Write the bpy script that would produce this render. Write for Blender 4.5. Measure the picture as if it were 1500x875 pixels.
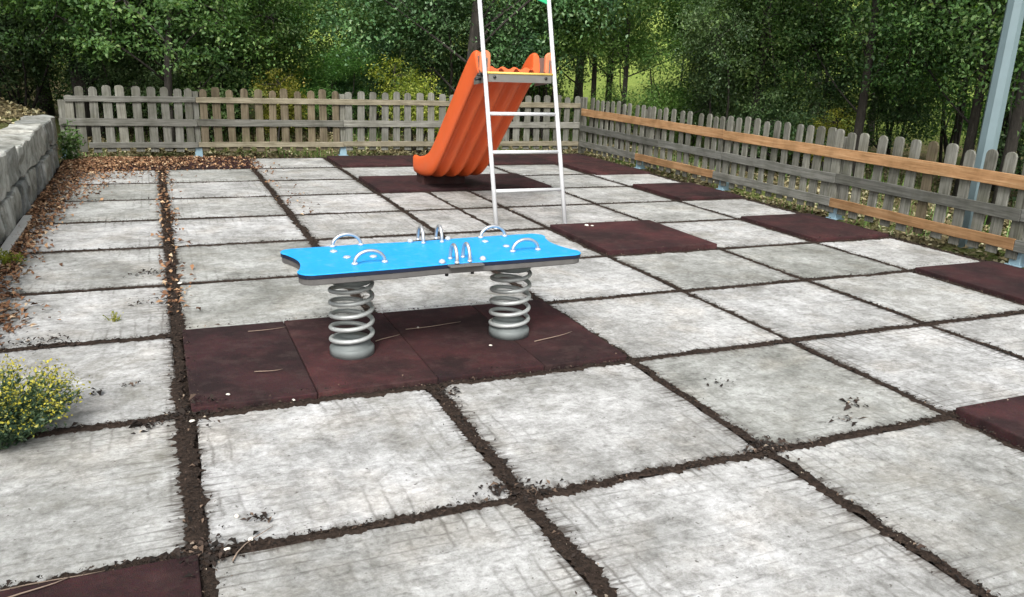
import bpy, bmesh, math, random
import numpy as np
from mathutils import Vector, Matrix

random.seed(7)
RNG = np.random.default_rng(11)
for o in list(bpy.data.objects):
    bpy.data.objects.remove(o)
scene = bpy.context.scene
COL = scene.collection
R = math.radians

# ------------------------------------------------------------------ camera
CAM_POS = (-0.020, -2.198, 1.416)
PITCH, YAW, ROLL, FPX = 0.2890, 0.4150, 0.0410, 1189.76      # solved from the slab grid
cp, sp, cy_, sy_ = math.cos(PITCH), math.sin(PITCH), math.cos(YAW), math.sin(YAW)
fwd = Vector((sy_ * cp, cy_ * cp, -sp))
rgt0 = Vector((cy_, -sy_, 0)); up0 = rgt0.cross(fwd)
rgt = rgt0 * math.cos(ROLL) + up0 * math.sin(ROLL)
up = rgt.cross(fwd)
cd = bpy.data.cameras.new('camera')
cam = bpy.data.objects.new('camera', cd); COL.objects.link(cam)
M = Matrix((rgt, up, -fwd)).transposed().to_4x4(); M.translation = CAM_POS
cam.matrix_world = M
cd.sensor_fit = 'HORIZONTAL'; cd.sensor_width = 36.0
cd.lens = FPX / 1500 * 36.0
cd.clip_start = 0.05; cd.clip_end = 600
scene.camera = cam

# ------------------------------------------------------------------ light: overcast, brightest behind the viewer
SUN_DIR = Vector((-0.50, -0.90, 1.0)).normalized()           # towards the sun
world = bpy.data.worlds.new('World'); scene.world = world; world.use_nodes = True
nt = world.node_tree; nt.nodes.clear()
out = nt.nodes.new('ShaderNodeOutputWorld'); bg = nt.nodes.new('ShaderNodeBackground')
sky = nt.nodes.new('ShaderNodeTexSky'); sky.sky_type = 'NISHITA'; sky.sun_disc = False
sky.sun_elevation = math.asin(SUN_DIR.z); sky.sun_rotation = math.atan2(SUN_DIR.x, SUN_DIR.y)
sky.dust_density = 4.0; sky.air_density = 1.0; sky.ozone_density = 0.6
hs = nt.nodes.new('ShaderNodeHueSaturation'); hs.inputs['Saturation'].default_value = 0.30
nt.links.new(sky.outputs[0], hs.inputs['Color']); nt.links.new(hs.outputs[0], bg.inputs['Color'])
bg.inputs['Strength'].default_value = 0.125
nt.links.new(bg.outputs[0], out.inputs['Surface'])
sd = bpy.data.lights.new('sun', 'SUN'); sd.energy = 1.5; sd.angle = R(15); sd.color = (1.0, 0.985, 0.955)
sun = bpy.data.objects.new('sun', sd); COL.objects.link(sun)
sun.rotation_euler = (-SUN_DIR).to_track_quat('-Z', 'Y').to_euler()
vs = scene.view_settings
vs.view_transform = 'Standard'; vs.look = 'None'; vs.gamma = 1.0; vs.use_curve_mapping = False
vs.exposure = 1.06

# ------------------------------------------------------------------ helpers
def tag(o, label=None, cat=None, group=None, kind=None):
    if label: o['label'] = label
    if cat: o['category'] = cat
    if group: o['group'] = group
    if kind: o['kind'] = kind
    return o

def empty(name, loc=(0, 0, 0), rz=0.0):
    o = bpy.data.objects.new(name, None); COL.objects.link(o)
    o.location = loc; o.rotation_euler = (0, 0, rz); o.empty_display_size = 0.1
    return o

def link(name, me, parent=None, loc=None, rot=None):
    o = bpy.data.objects.new(name, me); COL.objects.link(o)
    if parent is not None: o.parent = parent
    if loc is not None: o.location = loc
    if rot is not None: o.rotation_euler = rot
    return o

class MB:
    """collects boxes, tubes, lathes and prisms, then makes one mesh"""
    def __init__(self): self.v = []; self.f = []; self.s = []
    def add(self, vs_, fs_, smooth=False):
        b = len(self.v); self.v += [tuple(p) for p in vs_]
        self.f += [tuple(b + i for i in f) for f in fs_]; self.s += [smooth] * len(fs_)
        return self
    def box(self, x0, x1, y0, y1, z0, z1):
        vs_ = [(x, y, z) for z in (z0, z1) for y in (y0, y1) for x in (x0, x1)]
        return self.add(vs_, [(0, 2, 3, 1), (4, 5, 7, 6), (0, 1, 5, 4), (2, 6, 7, 3), (0, 4, 6, 2), (1, 3, 7, 5)])
    def tube(self, pts, r, n=8, cap=True):
        pts = [Vector(p) for p in pts]; m = len(pts)
        rr = list(r) if hasattr(r, '__len__') else [r] * m
        vs_ = []; t0 = (pts[1] - pts[0]).normalized()
        nrm = t0.orthogonal().normalized()
        for i in range(m):
            t = (pts[min(i + 1, m - 1)] - pts[max(i - 1, 0)]).normalized()
            nrm = (nrm - t * nrm.dot(t)).normalized(); bi = t.cross(nrm)
            for k in range(n):
                a = 2 * math.pi * k / n
                vs_.append(pts[i] + (nrm * math.cos(a) + bi * math.sin(a)) * rr[i])
        fs_ = [(i * n + k, i * n + (k + 1) % n, (i + 1) * n + (k + 1) % n, (i + 1) * n + k) for i in range(m - 1) for k in range(n)]
        if cap: fs_ += [tuple(range(n - 1, -1, -1)), tuple((m - 1) * n + k for k in range(n))]
        return self.add(vs_, fs_, True)
    def lathe(self, prof, c=(0, 0, 0), n=24):
        vs_ = []
        for (r, z) in prof:
            for k in range(n):
                a = 2 * math.pi * k / n
                vs_.append((c[0] + r * math.cos(a), c[1] + r * math.sin(a), c[2] + z))
        m = len(prof)
        fs_ = [(i * n + k, i * n + (k + 1) % n, (i + 1) * n + (k + 1) % n, (i + 1) * n + k) for i in range(m - 1) for k in range(n)]
        fs_ += [tuple(range(n - 1, -1, -1)), tuple((m - 1) * n + k for k in range(n))]
        return self.add(vs_, fs_, True)
    def prism(self, poly, axis, a0, a1):
        """poly: 2D outline, extruded along axis ('x','y','z') from a0 to a1"""
        def P(p, a):
            return (a, p[0], p[1]) if axis == 'x' else (p[0], a, p[1]) if axis == 'y' else (p[0], p[1], a)
        n = len(poly)
        vs_ = [P(p, a0) for p in poly] + [P(p, a1) for p in poly]
        fs_ = [tuple(range(n - 1, -1, -1)), tuple(range(n, 2 * n))] + [(k, (k + 1) % n, n + (k + 1) % n, n + k) for k in range(n)]
        return self.add(vs_, fs_)
    def mesh(self, name, mat, bevel=0.0, seg=1, angle=40):
        me = bpy.data.meshes.new(name); me.from_pydata(self.v, [], self.f)
        for p, s in zip(me.polygons, self.s): p.use_smooth = s
        bm = bmesh.new(); bm.from_mesh(me)
        bmesh.ops.recalc_face_normals(bm, faces=bm.faces)
        if bevel > 0:
            es = [e for e in bm.edges if len(e.link_faces) == 2 and e.calc_face_angle(0) > R(angle)]
            bmesh.ops.bevel(bm, geom=es, offset=bevel, segments=seg, affect='EDGES', profile=0.5, clamp_overlap=True)
        bm.to_mesh(me); bm.free()
        if mat: me.materials.append(mat)
        return me
    def build(self, name, mat, parent=None, bevel=0.0, seg=1, loc=None, rot=None, smooth=False):
        me = self.mesh(name, mat, bevel, seg)
        if smooth:
            for p in me.polygons: p.use_smooth = True
        return link(name, me, parent, loc, rot)

def np_mesh(name, verts, faces, mat, smooth=False):
    """verts (n,3), faces (m,k) numpy arrays"""
    me = bpy.data.meshes.new(name)
    nv, (nf, k) = len(verts), faces.shape
    me.vertices.add(nv); me.vertices.foreach_set('co', np.ascontiguousarray(verts, dtype=np.float32).ravel())
    me.loops.add(nf * k); me.loops.foreach_set('vertex_index', np.ascontiguousarray(faces, dtype=np.int32).ravel())
    me.polygons.add(nf)
    me.polygons.foreach_set('loop_start', np.arange(nf, dtype=np.int32) * k)
    me.polygons.foreach_set('loop_total', np.full(nf, k, dtype=np.int32))
    if smooth: me.polygons.foreach_set('use_smooth', np.ones(nf, dtype=bool))
    me.update(calc_edges=True); me.validate()
    if mat: me.materials.append(mat)
    return me

def unit(a): return a / (np.linalg.norm(a, axis=-1, keepdims=True) + 1e-9)

def leaf_arrays(c, nrm, size, aspect=0.55, fold=0.18, rng=RNG):
    """folded rhombic leaves: centres (n,3), normals (n,3), lengths (n,)"""
    n = len(c)
    t = unit(np.cross(nrm, unit(rng.normal(size=(n, 3))))); b = np.cross(nrm, t)
    L = size[:, None]
    f = fold * L * (0.4 + rng.random((n, 1)))
    p0 = c - t * L * 0.5; p2 = c + t * L * 0.5 - nrm * f * 0.6
    p1 = c - t * L * 0.06 + b * L * aspect * 0.5 + nrm * f
    p3 = c - t * L * 0.06 - b * L * aspect * 0.5 + nrm * f
    v = np.stack([p0, p1, p2, p3], 1).reshape(-1, 3)
    fa = np.arange(n * 4).reshape(n, 4)
    return v, fa

# ------------------------------------------------------------------ materials
def newmat(name):
    m = bpy.data.materials.new(name); m.use_nodes = True
    nt = m.node_tree; b = nt.nodes['Principled BSDF']
    return m, nt, b
def N(nt, t, **kw):
    n = nt.nodes.new(t)
    for k, v in kw.items(): setattr(n, k, v)
    return n
def setin(n, **kw):
    for k, v in kw.items(): n.inputs[k.replace('_', ' ')].default_value = v
    return n
def L(nt, a, b): nt.links.new(a, b)
def ramp(nt, src, stops):
    r = N(nt, 'ShaderNodeValToRGB'); e = r.color_ramp.elements
    while len(e) < len(stops): e.new(0.5)
    for el, (p, c) in zip(e, stops):
        el.position = p; el.color = (c[0], c[1], c[2], 1) if hasattr(c, '__len__') else (c, c, c, 1)
    L(nt, src, r.inputs[0]); return r
def noise(nt, vec, scale, detail=4, rough=0.55, dist=0.0):
    n = N(nt, 'ShaderNodeTexNoise'); setin(n, Scale=scale, Detail=detail, Roughness=rough, Distortion=dist)
    if vec is not None: L(nt, vec, n.inputs['Vector'])
    return n
def mix(nt, fac, a, b, mode='MIX'):
    m = N(nt, 'ShaderNodeMixRGB', blend_type=mode)
    for s, i in ((fac, 0), (a, 1), (b, 2)):
        if isinstance(s, (int, float)): m.inputs[i].default_value = s
        elif isinstance(s, tuple): m.inputs[i].default_value = (s[0], s[1], s[2], 1)
        else: L(nt, s, m.inputs[i])
    return m.outputs[0]
def math_(nt, op, a, b=None, c=None, clamp=False):
    m = N(nt, 'ShaderNodeMath', operation=op, use_clamp=clamp)
    for i, s in enumerate((a, b, c)):
        if s is None: continue
        if isinstance(s, (int, float)): m.inputs[i].default_value = s
        else: L(nt, s, m.inputs[i])
    return m.outputs[0]
def bump(nt, b, h, strength=0.4, dist=0.01):
    n = N(nt, 'ShaderNodeBump'); setin(n, Strength=strength, Distance=dist); L(nt, h, n.inputs['Height'])
    L(nt, n.outputs[0], b.inputs['Normal']); return n
def objvec(nt, spread=37.0):
    """object coordinates shifted by the object's own random number"""
    tc = N(nt, 'ShaderNodeTexCoord'); oi = N(nt, 'ShaderNodeObjectInfo')
    va = N(nt, 'ShaderNodeVectorMath', operation='MULTIPLY_ADD')
    cb = N(nt, 'ShaderNodeCombineXYZ')
    for i in range(3): L(nt, math_(nt, 'MULTIPLY', oi.outputs['Random'], spread * (1 + 0.37 * i)), cb.inputs[i])
    ad = N(nt, 'ShaderNodeVectorMath', operation='ADD')
    L(nt, tc.outputs['Object'], ad.inputs[0]); L(nt, cb.outputs[0], ad.inputs[1])
    return tc, oi, ad.outputs[0]
def geovec(nt): return N(nt, 'ShaderNodeNewGeometry')

def mat_plain(name, col, rough=0.5, metal=0.0, var=0.12, scale=30, bumps=0.0, spec=0.5):
    m, nt, b = newmat(name); tc, oi, v = objvec(nt)
    n = noise(nt, v, scale, 5)
    c = mix(nt, n.outputs['Fac'], tuple(x * (1 - var) for x in col), tuple(min(1, x * (1 + var)) for x in col))
    L(nt, c, b.inputs['Base Color'])
    rr = ramp(nt, n.outputs['Fac'], [(0.3, rough * 0.8), (0.7, min(1, rough * 1.2))]); L(nt, rr.outputs[0], b.inputs['Roughness'])
    b.inputs['Metallic'].default_value = metal; b.inputs['Specular IOR Level'].default_value = spec
    if bumps: bump(nt, b, n.outputs['Fac'], bumps, 0.003)
    return m

def mat_concrete():
    m, nt, b = newmat('concrete'); tc, oi, v = objvec(nt)
    rnd = oi.outputs['Random']
    def stretch(sx, sy):
        mp = N(nt, 'ShaderNodeMapping'); mp.inputs['Scale'].default_value = (sx, sy, 4); L(nt, v, mp.inputs['Vector']); return mp.outputs[0]
    big = noise(nt, v, 2.4, 6, 0.62); mid = noise(nt, stretch(13, 15), 1.0, 10, 0.80, 0.3); fine = noise(nt, v, 75, 6, 0.8)
    st = noise(nt, stretch(38, 46), 1.0, 8, 0.80, 0.3)
    t = math_(nt, 'ADD', math_(nt, 'MULTIPLY', mid.outputs['Fac'], 0.58), math_(nt, 'MULTIPLY', st.outputs['Fac'], 0.42))
    base = ramp(nt, t, [(0.36, (0.155, 0.153, 0.147)), (0.45, (0.29, 0.29, 0.283)), (0.53, (0.41, 0.412, 0.408)), (0.64, (0.56, 0.566, 0.566))])
    tone = ramp(nt, rnd, [(0.0, (0.76, 0.77, 0.73)), (0.3, (0.92, 0.925, 0.90)), (0.6, (0.98, 0.975, 0.96)), (1.0, (1.08, 1.08, 1.08))])
    c = mix(nt, 1.0, base.outputs[0], tone.outputs[0], 'MULTIPLY')
    patch = ramp(nt, big.outputs['Fac'], [(0.34, (0.58, 0.58, 0.56)), (0.49, (0.92, 0.92, 0.91)), (0.64, (1.26, 1.26, 1.27))])
    c = mix(nt, 0.85, c, patch.outputs[0], 'MULTIPLY')
    warm = ramp(nt, noise(nt, v, 3.3, 4, 0.6).outputs['Fac'], [(0.5, (1, 1, 1)), (0.72, (1.0, 0.95, 0.89))])
    c = mix(nt, 0.8, c, warm.outputs[0], 'MULTIPLY')
    c = mix(nt, 0.5, c, mix(nt, fine.outputs['Fac'], (0.25, 0.25, 0.25), (1.75, 1.75, 1.75)), 'MULTIPLY')
    stn = noise(nt, v, 1.5, 9, 0.78, 0.6)
    sta = math_(nt, 'MULTIPLY', ramp(nt, stn.outputs['Fac'], [(0.52, 0.0), (0.66, 1.0)]).outputs[0], math_(nt, 'FRACT', math_(nt, 'MULTIPLY', rnd, 7.31)))
    c = mix(nt, math_(nt, 'MULTIPLY', sta, 0.75), c, (0.185, 0.178, 0.145))
    pit = ramp(nt, noise(nt, v, 150, 3, 0.6).outputs['Fac'], [(0.62, 0.0), (0.70, 0.6)])
    c = mix(nt, pit.outputs[0], c, (0.16, 0.155, 0.14))
    # stamped grooves, wobbling and mostly worn away
    sep = N(nt, 'ShaderNodeSeparateXYZ'); L(nt, tc.outputs['Object'], sep.inputs[0])
    wob = noise(nt, v, 6, 4, 0.65)
    def lines(axis, k, amp):
        w = math_(nt, 'ADD', math_(nt, 'MULTIPLY', sep.outputs[axis], 1 / k), math_(nt, 'MULTIPLY', wob.outputs['Fac'], amp))
        d = math_(nt, 'ABSOLUTE', math_(nt, 'SUBTRACT', math_(nt, 'FRACT', w), 0.5))
        return math_(nt, 'SUBTRACT', 1.0, math_(nt, 'MULTIPLY', d, 7.0), clamp=True)
    lx, ly = lines(0, 0.064, 0.7), lines(1, 0.047, 0.7)
    ax = math_(nt, 'ABSOLUTE', sep.outputs[0]); ay = math_(nt, 'ABSOLUTE', sep.outputs[1])
    edge = math_(nt, 'MAXIMUM', ax, ay)
    emask = ramp(nt, edge, [(0.18, 0.10), (0.46, 1.0)])
    gm = ramp(nt, noise(nt, v, 2.9, 5, 0.65).outputs['Fac'], [(0.43, 0.0), (0.58, 1.0)])
    gm2 = ramp(nt, noise(nt, v, 3.7, 5, 0.65).outputs['Fac'], [(0.42, 0.0), (0.58, 1.0)])
    grid = math_(nt, 'MAXIMUM', math_(nt, 'MULTIPLY', lx, gm.outputs[0]), math_(nt, 'MULTIPLY', ly, gm2.outputs[0]))
    gfac = math_(nt, 'MULTIPLY', math_(nt, 'MULTIPLY', grid, emask.outputs[0]), math_(nt, 'MULTIPLY', fine.outputs['Fac'], math_(nt, 'ADD', 0.5, math_(nt, 'MULTIPLY', math_(nt, 'FRACT', math_(nt, 'MULTIPLY', rnd, 3.77)), 1.2))))
    c = mix(nt, gfac, c, (0.07, 0.062, 0.052))
    # soil combed out of the joints along the grooves
    nx_ = noise(nt, stretch(5, 46), 1.0, 4, 0.7); ny_ = noise(nt, stretch(40, 6), 1.0, 4, 0.7)
    ex = math_(nt, 'ADD', ax, math_(nt, 'MULTIPLY', math_(nt, 'SUBTRACT', nx_.outputs['Fac'], 0.5), 0.30))
    ey = math_(nt, 'ADD', ay, math_(nt, 'MULTIPLY', math_(nt, 'SUBTRACT', ny_.outputs['Fac'], 0.5), 0.14))
    fx = ramp(nt, ex, [(0.450, 0.0), (0.510, 0.9)]); fy = ramp(nt, ey, [(0.458, 0.0), (0.502, 0.9)])
    c = mix(nt, math_(nt, 'MAXIMUM', fx.outputs[0], fy.outputs[0]), c, (0.062, 0.052, 0.044))
    sp_ = ramp(nt, noise(nt, v, 48, 2, 0.5).outputs['Fac'], [(0.71, 0.0), (0.75, 0.8)])
    c = mix(nt, sp_.outputs[0], c, (0.09, 0.08, 0.07))
    L(nt, c, b.inputs['Base Color']); b.inputs['Roughness'].default_value = 0.9
    b.inputs['Specular IOR Level'].default_value = 0.2
    h = math_(nt, 'ADD', math_(nt, 'MULTIPLY', mid.outputs['Fac'], 0.7), math_(nt, 'MULTIPLY', fine.outputs['Fac'], 0.6))
    h = math_(nt, 'ADD', h, math_(nt, 'MULTIPLY', st.outputs['Fac'], 0.8))
    h = math_(nt, 'SUBTRACT', h, math_(nt, 'MULTIPLY', grid, 0.4))
    bump(nt, b, h, 0.5, 0.005)
    return m

def mat_rubber():
    m, nt, b = newmat('red_rubber'); tc, oi, v = objvec(nt)
    big = noise(nt, v, 3.0, 5, 0.6); g = N(nt, 'ShaderNodeTexVoronoi'); setin(g, Scale=260.0); L(nt, v, g.inputs['Vector'])
    base = ramp(nt, big.outputs['Fac'], [(0.30, (0.024, 0.0135, 0.0145)), (0.5, (0.042, 0.0180, 0.0190)), (0.72, (0.064, 0.023, 0.0235))])
    gc = mix(nt, 0.45, base.outputs[0], g.outputs['Color'], 'OVERLAY')
    hsv = N(nt, 'ShaderNodeHueSaturation'); setin(hsv, Saturation=1.0); L(nt, gc, hsv.inputs['Color'])
    c = mix(nt, 0.5, base.outputs[0], hsv.outputs[0])
    damp = ramp(nt, noise(nt, v, 1.9, 7, 0.7, 0.4).outputs['Fac'], [(0.46, 0.0), (0.60, 0.75)])
    c = mix(nt, damp.outputs[0], c, (0.017, 0.011, 0.011))
    dust = ramp(nt, noise(nt, v, 11, 7, 0.7).outputs['Fac'], [(0.50, 0.0), (0.78, 0.35)])
    c = mix(nt, dust.outputs[0], c, (0.11, 0.075, 0.065))
    tn = ramp(nt, oi.outputs['Random'], [(0, (0.78, 0.80, 0.82)), (0.5, (1, 1, 1)), (1, (1.25, 1.12, 1.10))])
    c = mix(nt, 1.0, mix(nt, 1.0, c, tn.outputs[0], 'MULTIPLY'), oi.outputs['Color'], 'MULTIPLY')
    L(nt, c, b.inputs['Base Color']); b.inputs['Roughness'].default_value = 0.95
    b.inputs['Specular IOR Level'].default_value = 0.2
    bump(nt, b, g.outputs['Distance'], 0.5, 0.003)
    return m

def mat_soil(name, c0, c1, scale=60):
    m, nt, b = newmat(name); g = geovec(nt)
    n1 = noise(nt, g.outputs['Position'], scale, 6, 0.7); n2 = noise(nt, g.outputs['Position'], scale * 4, 3, 0.6)
    r = ramp(nt, n1.outputs['Fac'], [(0.3, c0), (0.7, c1)])
    L(nt, r.outputs[0], b.inputs['Base Color']); b.inputs['Roughness'].default_value = 1.0
    b.inputs['Specular IOR Level'].default_value = 0.1
    bump(nt, b, math_(nt, 'ADD', n1.outputs['Fac'], math_(nt, 'MULTIPLY', n2.outputs['Fac'], 0.5)), 0.9, 0.012)
    return m

def mat_litter(name, stops, rough=0.9, trans=0.0):
    """small loose pieces, a colour for each"""
    m, nt, b = newmat(name); g = geovec(nt)
    r = ramp(nt, g.outputs['Random Per Island'], stops)
    n = noise(nt, g.outputs['Position'], 120, 3)
    c = mix(nt, 0.5, r.outputs[0], mix(nt, n.outputs['Fac'], (0.35, 0.35, 0.35), (1.3, 1.3, 1.3)), 'MULTIPLY')
    L(nt, c, b.inputs['Base Color']); b.inputs['Roughness'].default_value = rough
    b.inputs['Specular IOR Level'].default_value = 0.25
    return m

def mat_foliage(name, stops, trans=0.45, rough=0.5):
    m, nt, b = newmat(name); g = geovec(nt); oi = N(nt, 'ShaderNodeObjectInfo')
    r = ramp(nt, g.outputs['Random Per Island'], stops)
    pn = noise(nt, g.outputs['Position'], 1.7, 4, 0.65)
    k = ramp(nt, pn.outputs['Fac'], [(0.32, (0.50, 0.60, 0.60)), (0.68, (1.4, 1.3, 1.05))])
    c = mix(nt, 1.0, r.outputs[0], k.outputs[0], 'MULTIPLY')
    hv = N(nt, 'ShaderNodeHueSaturation'); L(nt, c, hv.inputs['Color'])
    L(nt, math_(nt, 'ADD', 0.485, math_(nt, 'MULTIPLY', oi.outputs['Random'], 0.03)), hv.inputs['Hue'])
    L(nt, math_(nt, 'ADD', 0.8, math_(nt, 'MULTIPLY', oi.outputs['Random'], 0.4)), hv.inputs['Value'])
    L(nt, hv.outputs[0], b.inputs['Base Color']); b.inputs['Roughness'].default_value = rough
    b.inputs['Specular IOR Level'].default_value = 0.28
    tr = N(nt, 'ShaderNodeBsdfTranslucent'); tc = mix(nt, 1.0, hv.outputs[0], (1.25, 1.35, 0.5), 'MULTIPLY')
    L(nt, tc, tr.inputs['Color'])
    ms = N(nt, 'ShaderNodeMixShader'); ms.inputs[0].default_value = trans
    L(nt, b.outputs[0], ms.inputs[1]); L(nt, tr.outputs[0], ms.inputs[2])
    L(nt, ms.outputs[0], nt.nodes['Material Output'].inputs['Surface'])
    return m

def mat_wood(name, dark, mid_, light, axis=2, moss=0.0):
    m, nt, b = newmat(name); tc, oi, v = objvec(nt)
    mp = N(nt, 'ShaderNodeMapping'); s = [55, 55, 55]; s[axis] = 2.6; mp.inputs['Scale'].default_value = s
    L(nt, v, mp.inputs['Vector'])
    gr = noise(nt, mp.outputs[0], 1.0, 6, 0.65, 0.6)
    bl = noise(nt, v, 5, 5, 0.6)
    r = ramp(nt, gr.outputs['Fac'], [(0.28, dark), (0.5, mid_), (0.72, light)])
    tone = ramp(nt, oi.outputs['Random'], [(0, (0.72, 0.71, 0.68)), (0.5, (1, 1, 1)), (1, (1.22, 1.2, 1.16))])
    c = mix(nt, 1.0, r.outputs[0], tone.outputs[0], 'MULTIPLY')
    bt = ramp(nt, bl.outputs['Fac'], [(0.35, (0.62, 0.62, 0.58)), (0.6, (1, 1, 1))])
    c = mix(nt, 0.8, c, bt.outputs[0], 'MULTIPLY')
    if moss:
        mm = ramp(nt, noise(nt, v, 9, 6, 0.7).outputs['Fac'], [(0.5, 0.0), (0.75, moss)])
        c = mix(nt, mm.outputs[0], c, (0.10, 0.115, 0.045))
    # knots
    kn = N(nt, 'ShaderNodeTexVoronoi'); setin(kn, Scale=3.4); L(nt, v, kn.inputs['Vector'])
    kr = ramp(nt, kn.outputs['Distance'], [(0.0, 0.75), (0.075, 0.0)])
    c = mix(nt, kr.outputs[0], c, tuple(x * 0.45 for x in dark))
    L(nt, c, b.inputs['Base Color']); b.inputs['Roughness'].default_value = 0.85
    b.inputs['Specular IOR Level'].default_value = 0.2
    bump(nt, b, gr.outputs['Fac'], 0.6, 0.004)
    return m

def mat_stone():
    m, nt, b = newmat('granite'); tc, oi, v = objvec(nt)
    a = noise(nt, v, 5, 7, 0.65, 0.5); f = noise(nt, v, 60, 4, 0.7); l = noise(nt, v, 14, 6, 0.7)
    r = ramp(nt, a.outputs['Fac'], [(0.32, (0.12, 0.12, 0.105)), (0.5, (0.30, 0.30, 0.28)), (0.66, (0.50, 0.51, 0.50))])
    tone = ramp(nt, oi.outputs['Random'], [(0, (0.68, 0.71, 0.73)), (0.5, (0.98, 0.98, 0.94)), (1, (1.28, 1.27, 1.22))])
    c = mix(nt, 1.0, r.outputs[0], tone.outputs[0], 'MULTIPLY')
    li = ramp(nt, l.outputs['Fac'], [(0.56, 0.0), (0.66, 0.55)]); c = mix(nt, li.outputs[0], c, (0.36, 0.40, 0.36))
    dk = ramp(nt, noise(nt, v, 7, 5, 0.7).outputs['Fac'], [(0.30, 0.7), (0.42, 0.0)]); c = mix(nt, dk.outputs[0], c, (0.05, 0.05, 0.04))
    c = mix(nt, 0.35, c, mix(nt, f.outputs['Fac'], (0.2, 0.2, 0.2), (1.5, 1.5, 1.5)), 'MULTIPLY')
    L(nt, c, b.inputs['Base Color']); b.inputs['Roughness'].default_value = 0.9
    bump(nt, b, math_(nt, 'ADD', a.outputs['Fac'], math_(nt, 'MULTIPLY', f.outputs['Fac'], 0.4)), 0.8, 0.02)
    return m

def mat_ground():
    """dry grass and leaf mould near by, greener meadow up the hill"""
    m, nt, b = newmat('earth_and_grass'); g = geovec(nt)
    n1 = noise(nt, g.outputs['Position'], 1.1, 6, 0.6); n2 = noise(nt, g.outputs['Position'], 26, 6, 0.7)
    sep = N(nt, 'ShaderNodeSeparateXYZ'); L(nt, g.outputs['Position'], sep.inputs[0])
    lit = ramp(nt, n2.outputs['Fac'], [(0.3, (0.07, 0.052, 0.03)), (0.5, (0.19, 0.155, 0.085)), (0.72, (0.33, 0.28, 0.165))])
    grs = ramp(nt, n2.outputs['Fac'], [(0.3, (0.05, 0.075, 0.016)), (0.5, (0.10, 0.15, 0.03)), (0.72, (0.19, 0.24, 0.06))])
    k = ramp(nt, n1.outputs['Fac'], [(0.46, 0.0), (0.60, 0.75)])
    c = mix(nt, k.outputs[0], lit.outputs[0], grs.outputs[0])
    far = ramp(nt, math_(nt, 'MULTIPLY', math_(nt, 'ADD', sep.outputs[1], sep.outputs[0]), 0.01), [(0.24, 0.0), (0.32, 1.0)])
    c = mix(nt, far.outputs[0], c, mix(nt, n1.outputs['Fac'], (0.13, 0.20, 0.035), (0.30, 0.36, 0.09)))
    L(nt, c, b.inputs['Base Color']); b.inputs['Roughness'].default_value = 1.0
    b.inputs['Specular IOR Level'].default_value = 0.1
    bump(nt, b, n2.outputs['Fac'], 0.9, 0.05)
    return m

def mat_bark():
    m, nt, b = newmat('bark'); tc, oi, v = objvec(nt)
    mp = N(nt, 'ShaderNodeMapping'); mp.inputs['Scale'].default_value = (14, 14, 3); L(nt, v, mp.inputs['Vector'])
    n1 = noise(nt, mp.outputs[0], 1.5, 7, 0.7, 0.8)
    r = ramp(nt, n1.outputs['Fac'], [(0.3, (0.012, 0.010, 0.008)), (0.55, (0.040, 0.035, 0.029)), (0.78, (0.10, 0.09, 0.078))])
    L(nt, r.outputs[0], b.inputs['Base Color']); b.inputs['Roughness'].default_value = 0.95
    bump(nt, b, n1.outputs['Fac'], 0.8, 0.02)
    return m

def mat_worn_blue():
    m, nt, b = newmat('blue_board'); tc, oi, v = objvec(nt)
    a = noise(nt, v, 4, 6, 0.65); d = noise(nt, v, 22, 8, 0.75)
    c = mix(nt, a.outputs['Fac'], (0.004, 0.275, 0.70), (0.012, 0.36, 0.80))
    dust = ramp(nt, d.outputs['Fac'], [(0.52, 0.0), (0.80, 0.32)]); c = mix(nt, dust.outputs[0], c, (0.30, 0.36, 0.42))
    mp = N(nt, 'ShaderNodeMapping'); mp.inputs['Scale'].default_value = (6, 70, 1); mp.inputs['Rotation'].default_value = (0, 0, 0.5); L(nt, v, mp.inputs['Vector'])
    sc = ramp(nt, noise(nt, mp.outputs[0], 1.0, 3, 0.5).outputs['Fac'], [(0.66, 0.0), (0.70, 0.35)]); c = mix(nt, sc.outputs[0], c, (0.20, 0.45, 0.75))
    L(nt, c, b.inputs['Base Color'])
    L(nt, ramp(nt, d.outputs['Fac'], [(0.3, 0.38), (0.7, 0.68)]).outputs[0], b.inputs['Roughness'])
    bump(nt, b, d.outputs['Fac'], 0.12, 0.002)
    return m

MT = {}
MT['concrete'] = mat_concrete()
MT['rubber'] = mat_rubber()
MT['soil'] = mat_soil('joint_soil', (0.013, 0.010, 0.008), (0.070, 0.050, 0.039))
MT['crumb'] = mat_litter('crumbs', [(0.0, (0.012, 0.010, 0.008)), (0.70, (0.036, 0.026, 0.021)), (0.92, (0.075, 0.050, 0.037)), (0.985, (0.17, 0.12, 0.085)), (1.0, (0.42, 0.36, 0.28))])
MT['leaf_litter'] = mat_litter('dead_leaves', [(0.0, (0.075, 0.040, 0.024)), (0.35, (0.19, 0.095, 0.052)), (0.65, (0.31, 0.165, 0.085)), (0.88, (0.43, 0.27, 0.15)), (1.0, (0.55, 0.42, 0.28))])
MT['dry_litter'] = mat_litter('dry_leaves', [(0.0, (0.10, 0.08, 0.04)), (0.4, (0.26, 0.21, 0.11)), (0.75, (0.40, 0.35, 0.19)), (1.0, (0.52, 0.49, 0.32))])
MT['ground'] = mat_ground()
MT['stone'] = mat_stone()
MT['mortar'] = mat_soil('mortar', (0.05, 0.048, 0.04), (0.12, 0.115, 0.10), 30)
MT['footing'] = mat_plain('pale_footing', (0.46, 0.45, 0.42), 0.9, var=0.3, scale=9, bumps=0.4)
MT['wood_grey_v'] = mat_wood('grey_wood_upright', (0.078, 0.078, 0.065), (0.159, 0.159, 0.139), (0.244, 0.244, 0.218), 2, 0.25)
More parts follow.
